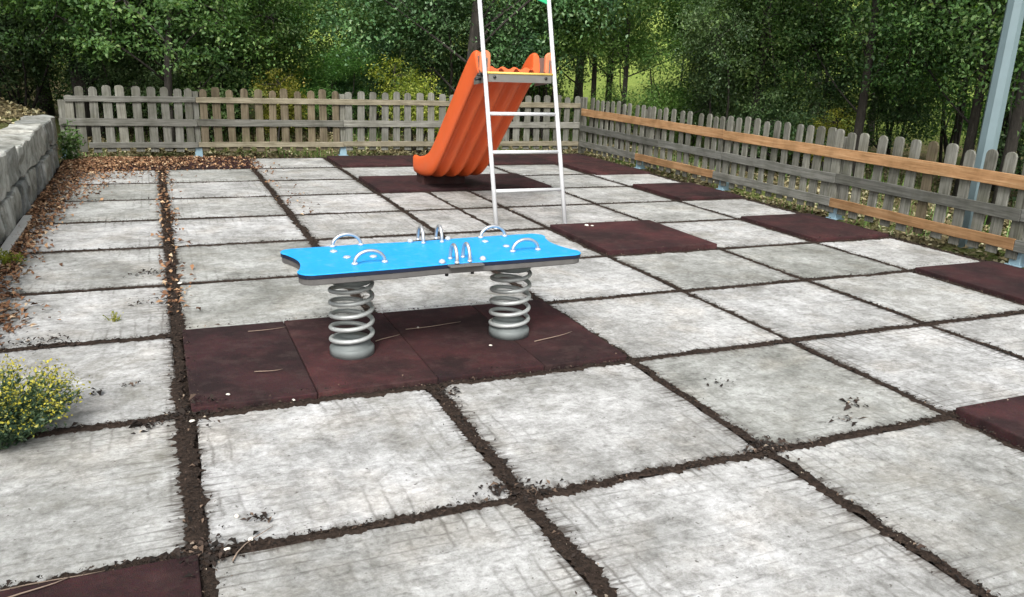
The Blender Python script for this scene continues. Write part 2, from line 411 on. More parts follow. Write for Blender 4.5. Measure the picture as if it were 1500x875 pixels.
MT['wood_grey_x'] = mat_wood('grey_wood_along_x', (0.085, 0.085, 0.074), (0.167, 0.167, 0.150), (0.255, 0.255, 0.233), 0)
MT['wood_grey_y'] = mat_wood('grey_wood_along_y', (0.070, 0.073, 0.065), (0.133, 0.135, 0.124), (0.211, 0.211, 0.196), 1, 0.1)
MT['wood_brown_v'] = mat_wood('brown_wood_upright', (0.063, 0.050, 0.033), (0.122, 0.100, 0.067), (0.192, 0.167, 0.118), 2, 0.35)
MT['wood_olive_x'] = mat_wood('olive_wood_along_x', (0.096, 0.085, 0.059), (0.185, 0.167, 0.122), (0.274, 0.252, 0.196), 0)
MT['wood_new'] = mat_wood('new_orange_wood', (0.22, 0.118, 0.055), (0.35, 0.200, 0.098), (0.47, 0.300, 0.165), 1)
MT['galv_blue'] = mat_plain('painted_steel_blue', (0.22, 0.33, 0.39), 0.5, 0.0, 0.12, 14)
MT['pole_blue'] = mat_plain('pole_paint', (0.135, 0.19, 0.205), 0.45, 0.0, 0.12, 9, 0.1)
MT['blue'] = mat_worn_blue()
MT['blue_edge'] = mat_plain('dark_blue_edge', (0.004, 0.009, 0.030), 0.5, 0, 0.2, 40)
MT['plate'] = mat_plain('weathered_plate', (0.105, 0.10, 0.096), 0.6, 0.1, 0.35, 18, 0.2)
MT['steel'] = mat_plain('bright_steel', (0.55, 0.55, 0.55), 0.42, 0.85, 0.1, 60)
MT['spring'] = mat_plain('galvanised_spring', (0.40, 0.42, 0.41), 0.5, 0.35, 0.22, 26, 0.1)
MT['cup'] = mat_plain('grey_cup', (0.15, 0.168, 0.165), 0.6, 0.2, 0.25, 22, 0.1)
MT['black'] = mat_plain('black_steel', (0.02, 0.02, 0.02), 0.5, 0.2, 0.3, 30)
MT['cap'] = mat_plain('pale_caps', (0.50, 0.53, 0.55), 0.4, 0.35, 0.08, 40)
MT['orange'] = mat_plain('orange_plastic', (0.68, 0.110, 0.024), 0.5, 0, 0.14, 4, 0.05)
MT['salmon'] = mat_plain('faded_orange_plastic', (0.62, 0.19, 0.085), 0.55, 0, 0.12, 14, 0.05)
MT['white_paint'] = mat_plain('white_tube', (0.56, 0.57, 0.58), 0.35, 0.1, 0.06, 12)
MT['grey_plate'] = mat_plain('galvanised_plate', (0.17, 0.165, 0.15), 0.5, 0.25, 0.2, 16)
MT['yellow'] = mat_plain('yellow_strip', (0.70, 0.50, 0.12), 0.55, 0, 0.1, 30)
MT['dark_base'] = mat_plain('dark_red_base', (0.030, 0.007, 0.006), 0.8, 0, 0.3, 12)
MT['green_plastic'] = mat_plain('green_plastic', (0.02, 0.36, 0.15), 0.4, 0, 0.06, 10)
MT['bark'] = mat_bark()
MT['twig'] = mat_plain('twig_bark', (0.22, 0.165, 0.125), 0.9, 0, 0.35, 90)
MT['petal'] = mat_plain('pale_petal', (0.72, 0.68, 0.60), 0.7, 0, 0.1, 90)
MT['fol_mid'] = mat_foliage('leaves_mid', [(0, (0.055, 0.113, 0.040)), (0.5, (0.095, 0.193, 0.064)), (0.85, (0.156, 0.275, 0.104)), (1, (0.275, 0.384, 0.184))])
MT['fol_dark'] = mat_foliage('leaves_dark', [(0, (0.045, 0.092, 0.041)), (0.55, (0.081, 0.161, 0.067)), (0.88, (0.132, 0.231, 0.110)), (1, (0.282, 0.383, 0.262))], 0.28)
MT['fol_light'] = mat_foliage('leaves_light', [(0, (0.079, 0.171, 0.043)), (0.5, (0.139, 0.269, 0.077)), (0.85, (0.218, 0.376, 0.122)), (1, (0.343, 0.489, 0.217))], 0.42)
MT['fol_yellow'] = mat_foliage('leaves_yellow', [(0, (0.144, 0.180, 0.026)), (0.5, (0.252, 0.288, 0.048)), (0.85, (0.372, 0.384, 0.084)), (1, (0.504, 0.480, 0.144))], 0.42)
MT['fol_weed'] = mat_foliage('leaves_weed', [(0, (0.06, 0.13, 0.035)), (0.5, (0.11, 0.19, 0.06)), (1, (0.22, 0.31, 0.15))], 0.3)
MT['fol_blue'] = mat_foliage('leaves_bluish', [(0, (0.045, 0.085, 0.055)), (0.5, (0.08, 0.14, 0.085)), (1, (0.16, 0.22, 0.12))], 0.25)
MT['flower'] = mat_foliage('yellow_flowers', [(0, (0.16, 0.15, 0.03)), (0.35, (0.30, 0.25, 0.035)), (0.7, (0.46, 0.38, 0.05)), (1, (0.36, 0.36, 0.12))], 0.2)

# ------------------------------------------------------------------ the setting
GX = [-1.04, 0.0, 1.02, 2.05, 3.05, 4.08, 5.08, 5.96]                      # joints running away from the viewer
GY = [-5.05, -4.04, -3.03, -2.02, -1.01, 0.0, 1.01, 2.02, 3.0, 4.05, 5.07, 6.08, 7.08, 8.06, 9.03]

def smooth(a, b, x):
    t = np.clip((x - a) / (b - a), 0, 1); return t * t * (3 - 2 * t)

def terrain_h(x, y):
    x = np.asarray(x, float); y = np.asarray(y, float)
    h = np.full(x.shape, -0.075)
    bank = (0.56 + 0.95 * smooth(-1.36, -3.9, x) + 0.5 * smooth(-4, -9, x)) * smooth(-1.2, -1.36, x) * (1 - smooth(10.6, 12.6, y) * (1 - smooth(-2.0, -5.0, x)))
    h = h + bank
    d = np.sqrt(np.maximum(x - 4, 0) ** 2 + np.maximum(y - 6, 0) ** 2)
    h = h + 14.0 * smooth(22, 70, d) + 8 * smooth(60, 140, d)
    outside = 1 - smooth(-1.5, -1.1, x) * smooth(6.5, 6.1, x) * smooth(9.8, 9.3, y)
    h = h + outside * (0.05 * np.sin(x * 1.7 + 0.6) * np.cos(y * 1.3) + 0.035 * np.sin(x * 4.1 + y * 2.7))
    h = np.where((x > -1.12) & (x < 6.03) & (y < 9.1), -0.12, h)
    return h

def axis(a, b, c, d, fine, coarse):
    l1 = np.linspace(a, b, coarse)[:-1] ** 1; m_ = np.arange(b, c, fine); r1 = np.linspace(c, d, coarse)
    return np.concatenate([l1, m_, r1])
ax = axis(-160, -9, 18, 160, 0.13, 40); ay = axis(-60, -6, 20, 170, 0.13, 45)
XX, YY = np.meshgrid(ax, ay); ZZ = terrain_h(XX, YY)
nx, ny = len(ax), len(ay)
idx = np.arange(nx * ny).reshape(ny, nx)
fc = np.stack([idx[:-1, :-1], idx[:-1, 1:], idx[1:, 1:], idx[1:, :-1]], -1).reshape(-1, 4)
gm = np_mesh('ground', np.stack([XX, YY, ZZ], -1).reshape(-1, 3), fc, MT['ground'], True)
tag(link('ground', gm), kind='structure')

# pavement: dark soil bed that carries the slabs
pv = MB().box(-1.115, 6.02, -5.2, 9.09, -0.11, -0.022).build('pavement', MT['soil'])
tag(pv, kind='structure')

MATS = {(0, 6): 0, (1, 6): 0, (2, 11): 0, (3, 11): 0, (3, 8): 0, (5, 6): 0, (5, 8): 0, (5, 10): 0, (5, 12): 0,
        (-1, 13): 0, (0, 13): 0, (2, 13): 0, (3, 13): 0, (4, 13): 0, (5, 13): 0, (3, 4): 0, (-1, 4): 0}
JW = {0: 0.028, 1: 0.022, 2: 0.017, 3: 0.013, 4: 0.011, 5: 0.011}        # half width of each joint by column line
def halfx(i): return JW.get(i, 0.014)
def halfy(j): return 0.014

def slab_mesh(w, d, seed):
    rg = random.Random(seed); n = 13
    pts = []
    st_ = [0.0]
    def wob():
        st_[0] = 0.6 * st_[0] + rg.gauss(0, 0.0028); return st_[0]
    for k in range(n): pts.append((-w / 2 + w * k / n, -d / 2 + wob()))
    for k in range(n): pts.append((w / 2 + wob(), -d / 2 + d * k / n))
    for k in range(n): pts.append((w / 2 - w * k / n, d / 2 + wob()))
    for k in range(n): pts.append((-w / 2 + wob(), d / 2 - d * k / n))
    for c in (0, n, 2 * n, 3 * n):                                      # chipped corners
        ch = abs(rg.gauss(0, 0.006)) + 0.002
        x, y = pts[c]; pts[c] = (x - math.copysign(ch, x), y - math.copysign(ch, y))
    m_ = len(pts)
    inn = [(x * (1 - 0.009 / (w / 2)), y * (1 - 0.009 / (d / 2))) for x, y in pts]
    v = [(x, y, -0.05) for x, y in pts] + [(x, y, -0.006 + rg.uniform(-0.0015, 0.0015)) for x, y in pts] + [(x, y, 0) for x, y in inn]
    f = [(k, (k + 1) % m_, m_ + (k + 1) % m_, m_ + k) for k in range(m_)]
    f += [(m_ + k, m_ + (k + 1) % m_, 2 * m_ + (k + 1) % m_, 2 * m_ + k) for k in range(m_)]
    f += [tuple(2 * m_ + k for k in range(m_))]
    me = bpy.data.meshes.new('slab'); me.from_pydata(v, [], f); me.materials.append(MT['concrete']); return me

def place_slab(x0, x1, y0, y1, seed):
    me = slab_mesh(x1 - x0, y1 - y0, seed); rg = random.Random(seed + 900)
    o = link('slab', me, pv, ((x0 + x1) / 2, (y0 + y1) / 2, rg.uniform(-0.003, 0.001)),
             (rg.gauss(0, 0.0012), rg.gauss(0, 0.0012), rg.gauss(0, 0.0035)))
    return o

for i in range(-1, 6):
    for j in range(0, 14):
        if (i, j) in MATS: continue
        x0 = GX[i + 1] + halfx(i); x1 = GX[i + 2] - halfx(i + 1)
        y0 = GY[j] + halfy(j); y1 = GY[j + 1] - halfy(j)
        if i == 2 and j in (9, 10):                                      # halved slabs before the slide
            place_slab(x0, 2.575, y0, y1, i * 31 + j); place_slab(2.60, x1, y0, y1, i * 31 + j + 400)
        else:
            place_slab(x0, x1, y0, y1, i * 31 + j + 77)

# ------------------------------------------------------------------ rubber mats
def mat_tile_mesh(w, d, h=0.05):
    return MB().box(-w / 2, w / 2, -d / 2, d / 2, 0, h).mesh('rubber_mat', MT['rubber'], 0.006, 2)
def rubber(x0, x1, y0, y1, label, top=0.022, parent=None, name='rubber_mat', rz=0.0):
    h = top + 0.020
    me = mat_tile_mesh(x1 - x0, y1 - y0, h)
    o = link(name, me, parent, ((x0 + x1) / 2, (y0 + y1) / 2, -0.0205), (0, 0, rz))
    if label: tag(o, label, 'rubber mat', 'dark red rubber mats set among the slabs')
    return o
sm = empty('rubber_mat', (0, 0, 0))
tag(sm, 'long dark red rubber mat carrying the blue spring rocker, seams and dust on it', 'rubber mat', 'dark red rubber mats set among the slabs')
for (a, b, t, q) in ((0.022, 0.523, 0.020, (0.80, 0.9, 0.92)), (0.526, 1.058, 0.0225, (0.98, 1.0, 1.0)), (1.061, 1.588, 0.021, (1.12, 1.05, 1.02)), (1.591, 2.042, 0.0195, (0.95, 0.95, 0.95))):
    rubber(a, b, 1.035, 2.045, None, t, sm, 'mat_tile').color = (*q, 1)      # worn redder round the springs
g = 0.012
rubber(GX[3] + 0.03, GX[4] - 0.003, GY[11] + g, GY[12] + 0.02, 'dark red rubber mat square below the exit foot of the orange slide', 0.03)
rubber(GX[4] + 0.001, GX[5] - 0.01, GY[11] + g, GY[12] + 0.02, 'dark red rubber mat square right beside the one holding the slide foot', 0.029)
rubber(GX[4] + 0.012, GX[5] - 0.004, GY[8] + 0.03, GY[9] - 0.005, 'dark red rubber mat with one white scrap, at the foot of the white ladder', 0.035, rz=0.004)
rubber(GX[6] + 0.03, GX[7] - 0.012, GY[6] + 0.012, GY[7] - 0.012, 'dark red rubber mat against the fence, by the post where the lower orange rail ends', 0.030)
rubber(GX[6] + 0.03, GX[7] - 0.012, GY[8] + 0.022, GY[9] - 0.005, 'dark red rubber mat by the fence post where the long lower orange rail begins', 0.028)
rubber(GX[6] + 0.045, GX[7] - 0.012, GY[10] + 0.012, GY[11] - 0.012, 'dark red rubber mat against the fence, below the short lower orange board', 0.030)
rubber(GX[6] + 0.06, GX[7] - 0.012, GY[12] - 0.10, GY[13] - 0.004, 'dark red rubber mat along the right fence, next to the corner mat', 0.027)
rubber(GX[6] + 0.004, GX[7] - 0.012, GY[13] + 0.004, GY[14] - 0.004, 'dark red rubber mat filling the corner where both fences meet', 0.027)
rubber(GX[5] + 0.004, GX[6] - 0.002, GY[13] + 0.012, GY[14] - 0.004, 'dark red rubber mat along the back fence, next to the corner mat', 0.026)
rubber(GX[4] + 0.004, GX[5] - 0.002, GY[13] + 0.012, GY[14] - 0.004, 'dark red rubber mat along the back fence, hidden partly behind the slide and ladder', 0.025)
rubber(GX[3] + 0.03, GX[4] - 0.002, GY[13] + 0.012, GY[14] - 0.004, 'dark red rubber mat by the back fence post, left of the slide exit', 0.026)
rubber(GX[1] + 0.02, GX[2] + 0.02, GY[13] + 0.012, GY[14] - 0.004, 'dark red rubber mat at a back fence post with dead leaves along its edge', 0.022)
rubber(GX[0] + 0.02, GX[1] + 0.01, GY[13] + 0.012, GY[14] - 0.004, 'dark red rubber mat buried under fallen leaves in the wall corner', 0.015)
rubber(GX[4] + 0.03, GX[5] - 0.012, GY[4] + 0.012, GY[5] + 0.012, 'dark red rubber mat alone among slabs, cut off by the picture edge', 0.034)
rubber(GX[0] + 0.02, GX[1] - 0.004, GY[4] + 0.012, GY[5] - 0.012, 'dark red rubber mat with dry stalks along its edge, at the wide soil joint', 0.022)

# ------------------------------------------------------------------ soil that fills and spills from the joints
def strip(pts_v, pts_f, ax_, c, a0, a1, hw, seed, hgt=0.008):
    rg = random.Random(seed); b0 = len(pts_v); n = max(3, int((a1 - a0) / 0.009))
    drift = 0; wl = wr = hw
    for k in range(n + 1):
        a = a0 + (a1 - a0) * k / n
        drift = 0.93 * drift + rg.gauss(0, 0.0026)
        wl = 0.55 * wl + 0.45 * (hw * (1.12 if hw > 0.022 else 1.0) + (0 if hw > 0.022 else 0.005) + rg.gauss(0, 0.011)); wr = 0.55 * wr + 0.45 * (hw * (1.12 if hw > 0.022 else 1.0) + (0 if hw > 0.022 else 0.005) + rg.gauss(0, 0.011))
        long_ = 0.024 if hw > 0.022 else 0.014
        tl = wl + (rg.uniform(0.006, long_) if rg.random() < 0.24 else 0)
        tr = wr + (rg.uniform(0.006, long_) if rg.random() < 0.24 else 0)
        tl = max(0.005, tl); tr = max(0.005, tr)
        for off, z in ((-tl, -0.0005), (-tl * 0.6, hgt * rg.uniform(0.4, 1)), (drift * 0.4, hgt * rg.uniform(0.5, 1.3)), (tr * 0.6, hgt * rg.uniform(0.4, 1)), (tr, -0.0005)):
            pts_v.append((c + drift + off, a, z) if ax_ == 'y' else (a, c + drift + off, z))
    for k in range(n):
        for q in range(4):
            i0 = b0 + k * 5 + q
            pts_f.append((i0, i0 + 1, i0 + 6, i0 + 5))
sv, sf = [], []
for i in range(-1, 7):
    for j in range(0, 14):
        l_mat, r_mat = (i - 1, j) in MATS, (i, j) in MATS
        if l_mat and r_mat: continue
        hw = halfx(i) * (1.0 if not (l_mat or r_mat) else 0.55)
        c = GX[i + 1] + (0.012 if l_mat else -0.012 if r_mat else 0)
        if i in (-1, 6): hw = 0.03
        strip(sv, sf, 'y', c, GY[j], GY[j + 1], hw, 1000 + i * 40 + j, 0.0055 if i < 2 else 0.004)
for j in range(0, 15):
    for i in range(-1, 6):
        u, d_ = (i, j) in MATS, (i, j - 1) in MATS
        if u and d_: continue
        hw = (0.019 if j < 8 else 0.012) * (1.15 if i == -1 else 1.0)
        strip(sv, sf, 'x', GY[j] + (-0.012 if u else 0.010 if d_ else 0), GX[i + 1], GX[i + 2], hw, 3000 + i * 40 + j, 0.0045)
strip(sv, sf, 'y', 2.588, GY[9], GY[11], 0.012, 5005, 0.004)
me = bpy.data.meshes.new('joint_soil'); me.from_pydata(sv, [], sf); me.materials.append(MT['soil'])
for p in me.polygons: p.use_smooth = True
tag(link('joint_soil', me), 'dark soil and moss filling the joints between concrete slabs', 'soil', kind='stuff')

# crumbs of bark and leaf along the joints
cc, ss = [], []
def scatter_line(ax_, c, a0, a1, n, sig, size):
    a = RNG.uniform(a0, a1, n); o_ = RNG.normal(0, sig, n)
    p = np.stack([c + o_, a, np.zeros(n)], 1) if ax_ == 'y' else np.stack([a, c + o_, np.zeros(n)], 1)
    cc.append(p); ss.append(RNG.gamma(4, size / 4, n))
for i in range(-1, 7):
    for j in range(2, 14):
        if (i - 1, j) in MATS and (i, j) in MATS: continue
        w = halfx(i); n = int(w * 6500 * (1.0 if j < 9 else 0.8)) + 25
        scatter_line('y', GX[i + 1], GY[j], GY[j + 1], n, w * 0.85, 0.0105)
for j in range(2, 14):
    for i in range(-1, 6):
        if (i, j) in MATS and (i, j - 1) in MATS: continue
        n = 150 if j < 8 else 60
        if (i, j) in MATS or (i, j - 1) in MATS: n += 70
        scatter_line('x', GY[j], GX[i + 1], GX[i + 2], n, 0.013, 0.010)
for (x, y, n, s) in ((0.19, 0.145, 26, 0.022), (2.72, 0.235, 26, 0.03), (0.02, 1.0, 150, 0.055), (0.03, 0.0, 120, 0.05), (0.95, 0.08, 36, 0.028), (1.05, 0.02, 90, 0.04),
                     (2.07, 0.02, 120, 0.045), (-0.33, 1.35, 20, 0.02), (-0.22, 1.4, 14, 0.02), (-0.14, 0.95, 50, 0.035), (0.95, 0.06, 30, 0.03), (2.3, 0.62, 18, 0.04), (2.55, 0.1, 20, 0.04),
                     (-0.15, 3.3, 60, 0.07), (-0.12, 2.65, 46, 0.06), (-0.9, 2.1, 120, 0.10), (-0.6, 2.06, 60, 0.08), (1.05, 0.9, 50, 0.045)):
    p = np.zeros((n, 3)); p[:, 0] = x + RNG.normal(0, s, n); p[:, 1] = y + RNG.normal(0, s * 0.8, n); cc.append(p); ss.append(RNG.gamma(4, 0.0045, n))
for i in range(-1, 7):                                        # fine dark crumbs blur the joint edges
    for j in range(2, 14):
        if (i - 1, j) in MATS and (i, j) in MATS: continue
        w = halfx(i); k_ = 1.0 if j < 8 else 0.6
        scatter_line('y', GX[i + 1], GY[j], GY[j + 1], int((260 + w * 9000) * k_), w * 0.75 + 0.014, 0.0055)
for j in range(2, 14):
    for i in range(-1, 6):
        if (i, j) in MATS and (i, j - 1) in MATS: continue
        scatter_line('x', GY[j], GX[i + 1], GX[i + 2], 330 if j < 8 else 170, 0.018, 0.0055)
c = np.concatenate(cc); s = np.concatenate(ss)
def surf_z(x, y):
    z = np.full(len(x), 0.004)
    for (i, j) in MATS:
        ins = (x > GX[i + 1] + 0.02) & (x < GX[i + 2] - 0.01) & (y > GY[j] + 0.01) & (y < GY[j + 1] - 0.01)
        z = np.where(ins, 0.036, z)
    return z
c[:, 2] = surf_z(c[:, 0], c[:, 1]) + RNG.uniform(0.002, 0.007, len(c))
nr = unit(np.stack([RNG.normal(0, 0.35, len(c)), RNG.normal(0, 0.35, len(c)), np.ones(len(c))], 1))
v, f = leaf_arrays(c, nr, s, 0.5, 0.2)
tag(link('joint_crumbs', np_mesh('joint_crumbs', v, f, MT['crumb'])), 'loose brown crumbs of bark and leaf along the slab joints', 'debris', kind='stuff')

# fallen leaves: wall foot, far left corner, bank, beyond the fences
def leaves_on(pts, size, name, label, mat, z):
    n = len(pts); c = np.stack([pts[:, 0], pts[:, 1], z + RNG.uniform(0.004, 0.022, n)], 1)
    nr = unit(np.stack([RNG.normal(0, 0.38, n), RNG.normal(0, 0.38, n), np.ones(n)], 1))
    v, f = leaf_arrays(c, nr, RNG.uniform(size * 0.6, size * 1.35, n), 0.55, 0.22)
    tag(link(name, np_mesh(name, v, f, mat)), label, 'leaves', kind='stuff')
P = []
n = 3600; y = RNG.uniform(2.4, 9.05, n); x = -1.05 + np.abs(RNG.normal(0, 1, n)) * (0.10 + 0.22 * smooth(4.5, 8.8, y)); P.append(np.stack([x, y], 1))
n = 5200; y = 9.1 - np.abs(RNG.normal(0, 0.55, n)); x = -1.05 + np.abs(RNG.normal(0, 0.62, n)); P.append(np.stack([x, y], 1))
n = 900; y = RNG.uniform(8.0, 9.1, n); x = RNG.uniform(-0.4, 1.15, n); P.append(np.stack([x, y], 1))
n = 330; x = RNG.normal(0.01, 0.05, n); y = RNG.uniform(2.3, 8.1, n); P.append(np.stack([x, y], 1))
n = 240; x = RNG.normal(-0.86, 0.10, n); y = RNG.normal(2.50, 0.20, n); P.append(np.stack([x, y], 1))
n = 120; x = RNG.normal(-0.90, 0.08, n); y = RNG.normal(0.85, 0.2, n); P.append(np.stack([x, y], 1))
n = 70; x = RNG.normal(1.15, 0.09, n); y = RNG.uniform(5.0, 8.2, n); P.append(np.stack([x, y], 1))
P = np.concatenate(P); P = P[(P[:, 1] < 9.12) & (P[:, 0] > -1.07)]
leaves_on(P, 0.039, 'fallen_leaves', 'brown dead leaves drifted along the stone wall and into the corner', MT['leaf_litter'], surf_z(P[:, 0], P[:, 1]) * 0.5)
P = np.stack([RNG.uniform(-6, -1.42, 9000), RNG.uniform(1.0, 12, 9000)], 1)
leaves_on(P, 0.07, 'bank_leaves', 'dry leaves covering the earth bank above the stone wall', MT['dry_litter'], terrain_h(P[:, 0], P[:, 1]))
P = np.concatenate([np.stack([RNG.uniform(-1.2, 9.5, 15000), RNG.uniform(9.33, 14.5, 15000)], 1), np.stack([RNG.uniform(6.2, 10.5, 16000), RNG.uniform(-1.0, 10, 16000)], 1)])
leaves_on(P, 0.065, 'woodland_litter', 'pale dry leaf litter on the ground beyond the picket fences', MT['dry_litter'], terrain_h(P[:, 0], P[:, 1]))
# rough grass beyond the fences
n = 15000
half = n // 2
gx = np.concatenate([RNG.uniform(-1.0, 10, half), RNG.uniform(6.25, 11, n - half)]); gy = np.concatenate([RNG.uniform(9.4, 15.5, half), RNG.uniform(-1.0, 12, n - half)])
keep = (np.sin(gx * 1.9 + 1) * np.cos(gy * 1.6) + RNG.normal(0, 0.35, n)) > 0.05
gx, gy = gx[keep], gy[keep]; n = len(gx); gz = terrain_h(gx, gy)
hgt = RNG.uniform(0.07, 0.30, n); an = RNG.uniform(0, 6.28, n); ln = RNG.uniform(0.02, 0.14, n); wd = RNG.uniform(0.003, 0.007, n)
dx, dy = np.cos(an), np.sin(an)
b0 = np.stack([gx - dy * wd, gy + dx * wd, gz - 0.01], 1); b1 = np.stack([gx + dy * wd, gy - dx * wd, gz - 0.01], 1)
t1 = np.stack([gx + dx * ln, gy + dy * ln, gz + hgt], 1)
v = np.stack([b0, b1, t1], 1).reshape(-1, 3)
tag(link('rough_grass', np_mesh('rough_grass', v, np.arange(n * 3).reshape(n, 3), MT['fol_light'])), 'rough grass tufts growing beyond the picket fences', 'grass', kind='stuff')

# ------------------------------------------------------------------ stone wall
wall = empty('stone_wall', (-1.08, 4, 0))
tag(wall, 'low wall of rough grey stone blocks with fallen leaves at its foot', 'wall')
def stone(x0, x1, y0, y1, z0, z1, seed):
    rg = random.Random(seed)
    bm = bmesh.new(); bmesh.ops.create_cube(bm, size=1.0)
    bmesh.ops.subdivide_edges(bm, edges=bm.edges[:], cuts=2, use_grid_fill=True)
    sx, sy, sz = x1 - x0, y1 - y0, z1 - z0
    for v in bm.verts:
        p = Vector(v.co); e = sum(1 for a in p if abs(a) > 0.45)
        k = 1 - 0.018 * (e - 1)
        v.co = Vector((p.x * sx * k + rg.gauss(0, 0.009), p.y * sy * k + rg.gauss(0, 0.008), p.z * sz * k + rg.gauss(0, 0.007)))
    es = [e for e in bm.edges if e.calc_face_angle(0) > R(45)]
    bmesh.ops.bevel(bm, geom=es, offset=0.010, segments=1, affect='EDGES', clamp_overlap=True)
    me = bpy.data.meshes.new('stone'); bm.to_mesh(me); bm.free(); me.materials.append(MT['stone'])
    return link('stone', me, wall, ((x0 + x1) / 2 + 1.08, (y0 + y1) / 2 - 4, (z0 + z1) / 2), (0, 0, rg.gauss(0, 0.012)))
MB().box(-0.24, -0.055, -7.0, 4.58, -0.10, 0.46).build('wall_core', MT['mortar'], wall)
rg = random.Random(5)
for course, (z0, z1) in enumerate(((-0.03, 0.27), (0.282, 0.56))):
    y = -3.0; k = 0
    while y < 8.5:
        ln = rg.uniform(0.38, 0.78) if course else rg.uniform(0.34, 0.66)
        if y + ln > 8.35: ln = 8.62 - y
        dz = rg.uniform(-0.025, 0.03)
        top = z1 + dz if course else z1 + rg.uniform(-0.02, 0.012)
        stone(-1.38 if course else -1.33, -1.078 + rg.uniform(-0.02, 0.015), y + 0.013, y + ln - 0.013, z0, top, 40 + course * 100 + k)
        y += ln; k += 1
MB().box(0.015, 0.085, -1.2, 1.3, -0.02, 0.035).build('footing', MT['footing'], wall, 0.008)

# ------------------------------------------------------------------ fences
def picket_mesh(w, h, seed, mat):
    rg = random.Random(seed); a = w / 2; c = rg.uniform(0.28, 0.42) * w; t = rg.gauss(0, 0.004)
    poly = [(-a, 0), (a, 0), (a + t * 0.3, h * 0.5), (a + t, h - c * 0.9), (a - c * 0.35 + t, h - c * 0.28), (a - c + t, h),
            (-a + c + t, h), (-a + c * 0.35 + t, h - c * 0.28), (-a + t, h - c * 0.9), (-a + t * 0.3, h * 0.5)]
    return MB().prism(poly, 'y', -0.0105, 0.0105).mesh('picket', mat, 0.003)
PK_GREY = [picket_mesh(w, 0.80 + q, s_, MT['wood_grey_v']) for s_, (w, q) in enumerate(((0.096, 0), (0.101, 0.01), (0.092, -0.012), (0.104, 0.004), (0.098, -0.006)))]
PK_BRN = [picket_mesh(w, 0.80 + q, 20 + s_, MT['wood_brown_v']) for s_, (w, q) in enumerate(((0.096, 0), (0.101, 0.01), (0.092, -0.01)))]
PK_NAR = [picket_mesh(w, 0.80 + q, 40 + s_, MT['wood_grey_v']) for s_, (w, q) in enumerate(((0.082, 0), (0.088, 0.01), (0.078, -0.014), (0.085, 0.006)))]

def post(parent, loc, rz, top=0.80):
    o = MB().box(-0.036, 0.036, -0.036, 0.036, 0.10, top).build('post', MT['wood_grey_v'], parent, 0.004, loc=loc, rot=(0, 0, rz))
    s_ = MB().box(-0.046, 0.046, -0.0455, 0.0455, 0.0, 0.135).build('post_shoe', MT['galv_blue'], o, 0.004)
    MB().box(-0.066, 0.066, -0.062, 0.062, -0.0005, 0.007).build('base_plate', MT['galv_blue'], o, 0.002)
    return o
def rail(parent, p0, p1, z0, z1, z0b, z1b, mat, name='rail', th=0.024, label=None):
    """board between two plan points, heights may differ at the two ends"""
    p0, p1 = Vector(p0), Vector(p1); d = p1 - p0; ln = d.length
    vs_ = []; n = 8; rg = random.Random(int(p0.x * 100 + p0.y * 37 + z0 * 1000))
    b_ = MB(); V = []
    for k in range(n + 1):
        t = k / n; x = ln * (t - 0.5); za = z0 + (z0b - z0) * t + rg.gauss(0, 0.0022); zb = z1 + (z1b - z1) * t + rg.gauss(0, 0.0022)
        V += [(x, -th / 2, za), (x, th / 2, za), (x, th / 2, zb), (x, -th / 2, zb)]
    F = [(0, 1, 2, 3), tuple(n * 4 + q for q in (3, 2, 1, 0))]
    for k in range(n):
        for q in range(4): F.append((k * 4 + q, k * 4 + (q + 1) % 4, k * 4 + 4 + (q + 1) % 4, k * 4 + 4 + q))
    # the mesh keeps the fence's own axis so that the grain runs along the board
    ang = math.atan2(d.y, d.x); ca, sa = math.cos(ang), math.sin(ang)
    b_.add([(x * ca - y * sa, x * sa + y * ca, z) for x, y, z in V], F)
    o = b_.build(name, mat, parent, 0.003, loc=((p0.x + p1.x) / 2 - parent.location.x, (p0.y + p1.y) / 2 - parent.location.y, 0))
    if label: o['label'] = label
    return o

bf = empty('picket_fence', (2.5, 9.25, 0))
tag(bf, 'weathered grey picket fence running across behind the slide', 'fence', 'picket fences round the play yard')
bx = [-0.985, -0.865, -0.708, -0.55, -0.394, -0.22, -0.053, 0.111, 0.25, 0.383, 0.56, 0.723, 0.9, 1.069, 1.249, 1.416, 1.585, 1.756, 1.929, 2.093, 2.265, 2.446, 2.609,
      2.776, 2.95, 3.119, 3.286, 3.466, 3.636]
while bx[-1] < 5.9: bx.append(bx[-1] + 0.168)
rg = random.Random(3)
for x in bx:
    brown = 0.5 < x < 2.42
    z0 = 0.075 + rg.uniform(-0.012, 0.01)
    me = rg.choice(PK_BRN if brown else PK_GREY)
    lean = rg.gauss(0, 0.008)
    dz = -0.10 if x < -0.95 else 0
    link('picket', me, bf, (x - 2.5, 9.2475 - 9.25, z0 + dz), (0, lean, 0))
for x in (-1.06, 0.472, 2.362, 4.25): post(bf, (x - 2.5, 9.297 - 9.25, 0), 0, 0.83 if x > 0 else 0.7)
YF = 9.2235
for (a, b, z) in ((-1.02, 0.47, (0.687, 0.757, 0.692, 0.765)), (0.474, 6.035, (0.692, 0.765, 0.70, 0.772))):
    rail(bf, (a, YF), (b, YF), *z, MT['wood_grey_x'] if a < 0 else MT['wood_olive_x'])
for (a, b) in ((-1.10, 0.47), (0.474, 2.36), (2.364, 6.035)):
    rail(bf, (a, YF), (b, YF), 0.398, 0.488, 0.394, 0.484, MT['wood_grey_x'])
for (a, b) in ((-0.80, 0.47), (0.474, 2.36), (2.364, 6.035)):
    rail(bf, (a, YF), (b, YF), 0.128, 0.197, 0.122, 0.192, MT['wood_grey_x'] if a < 0 else MT['wood_olive_x'])

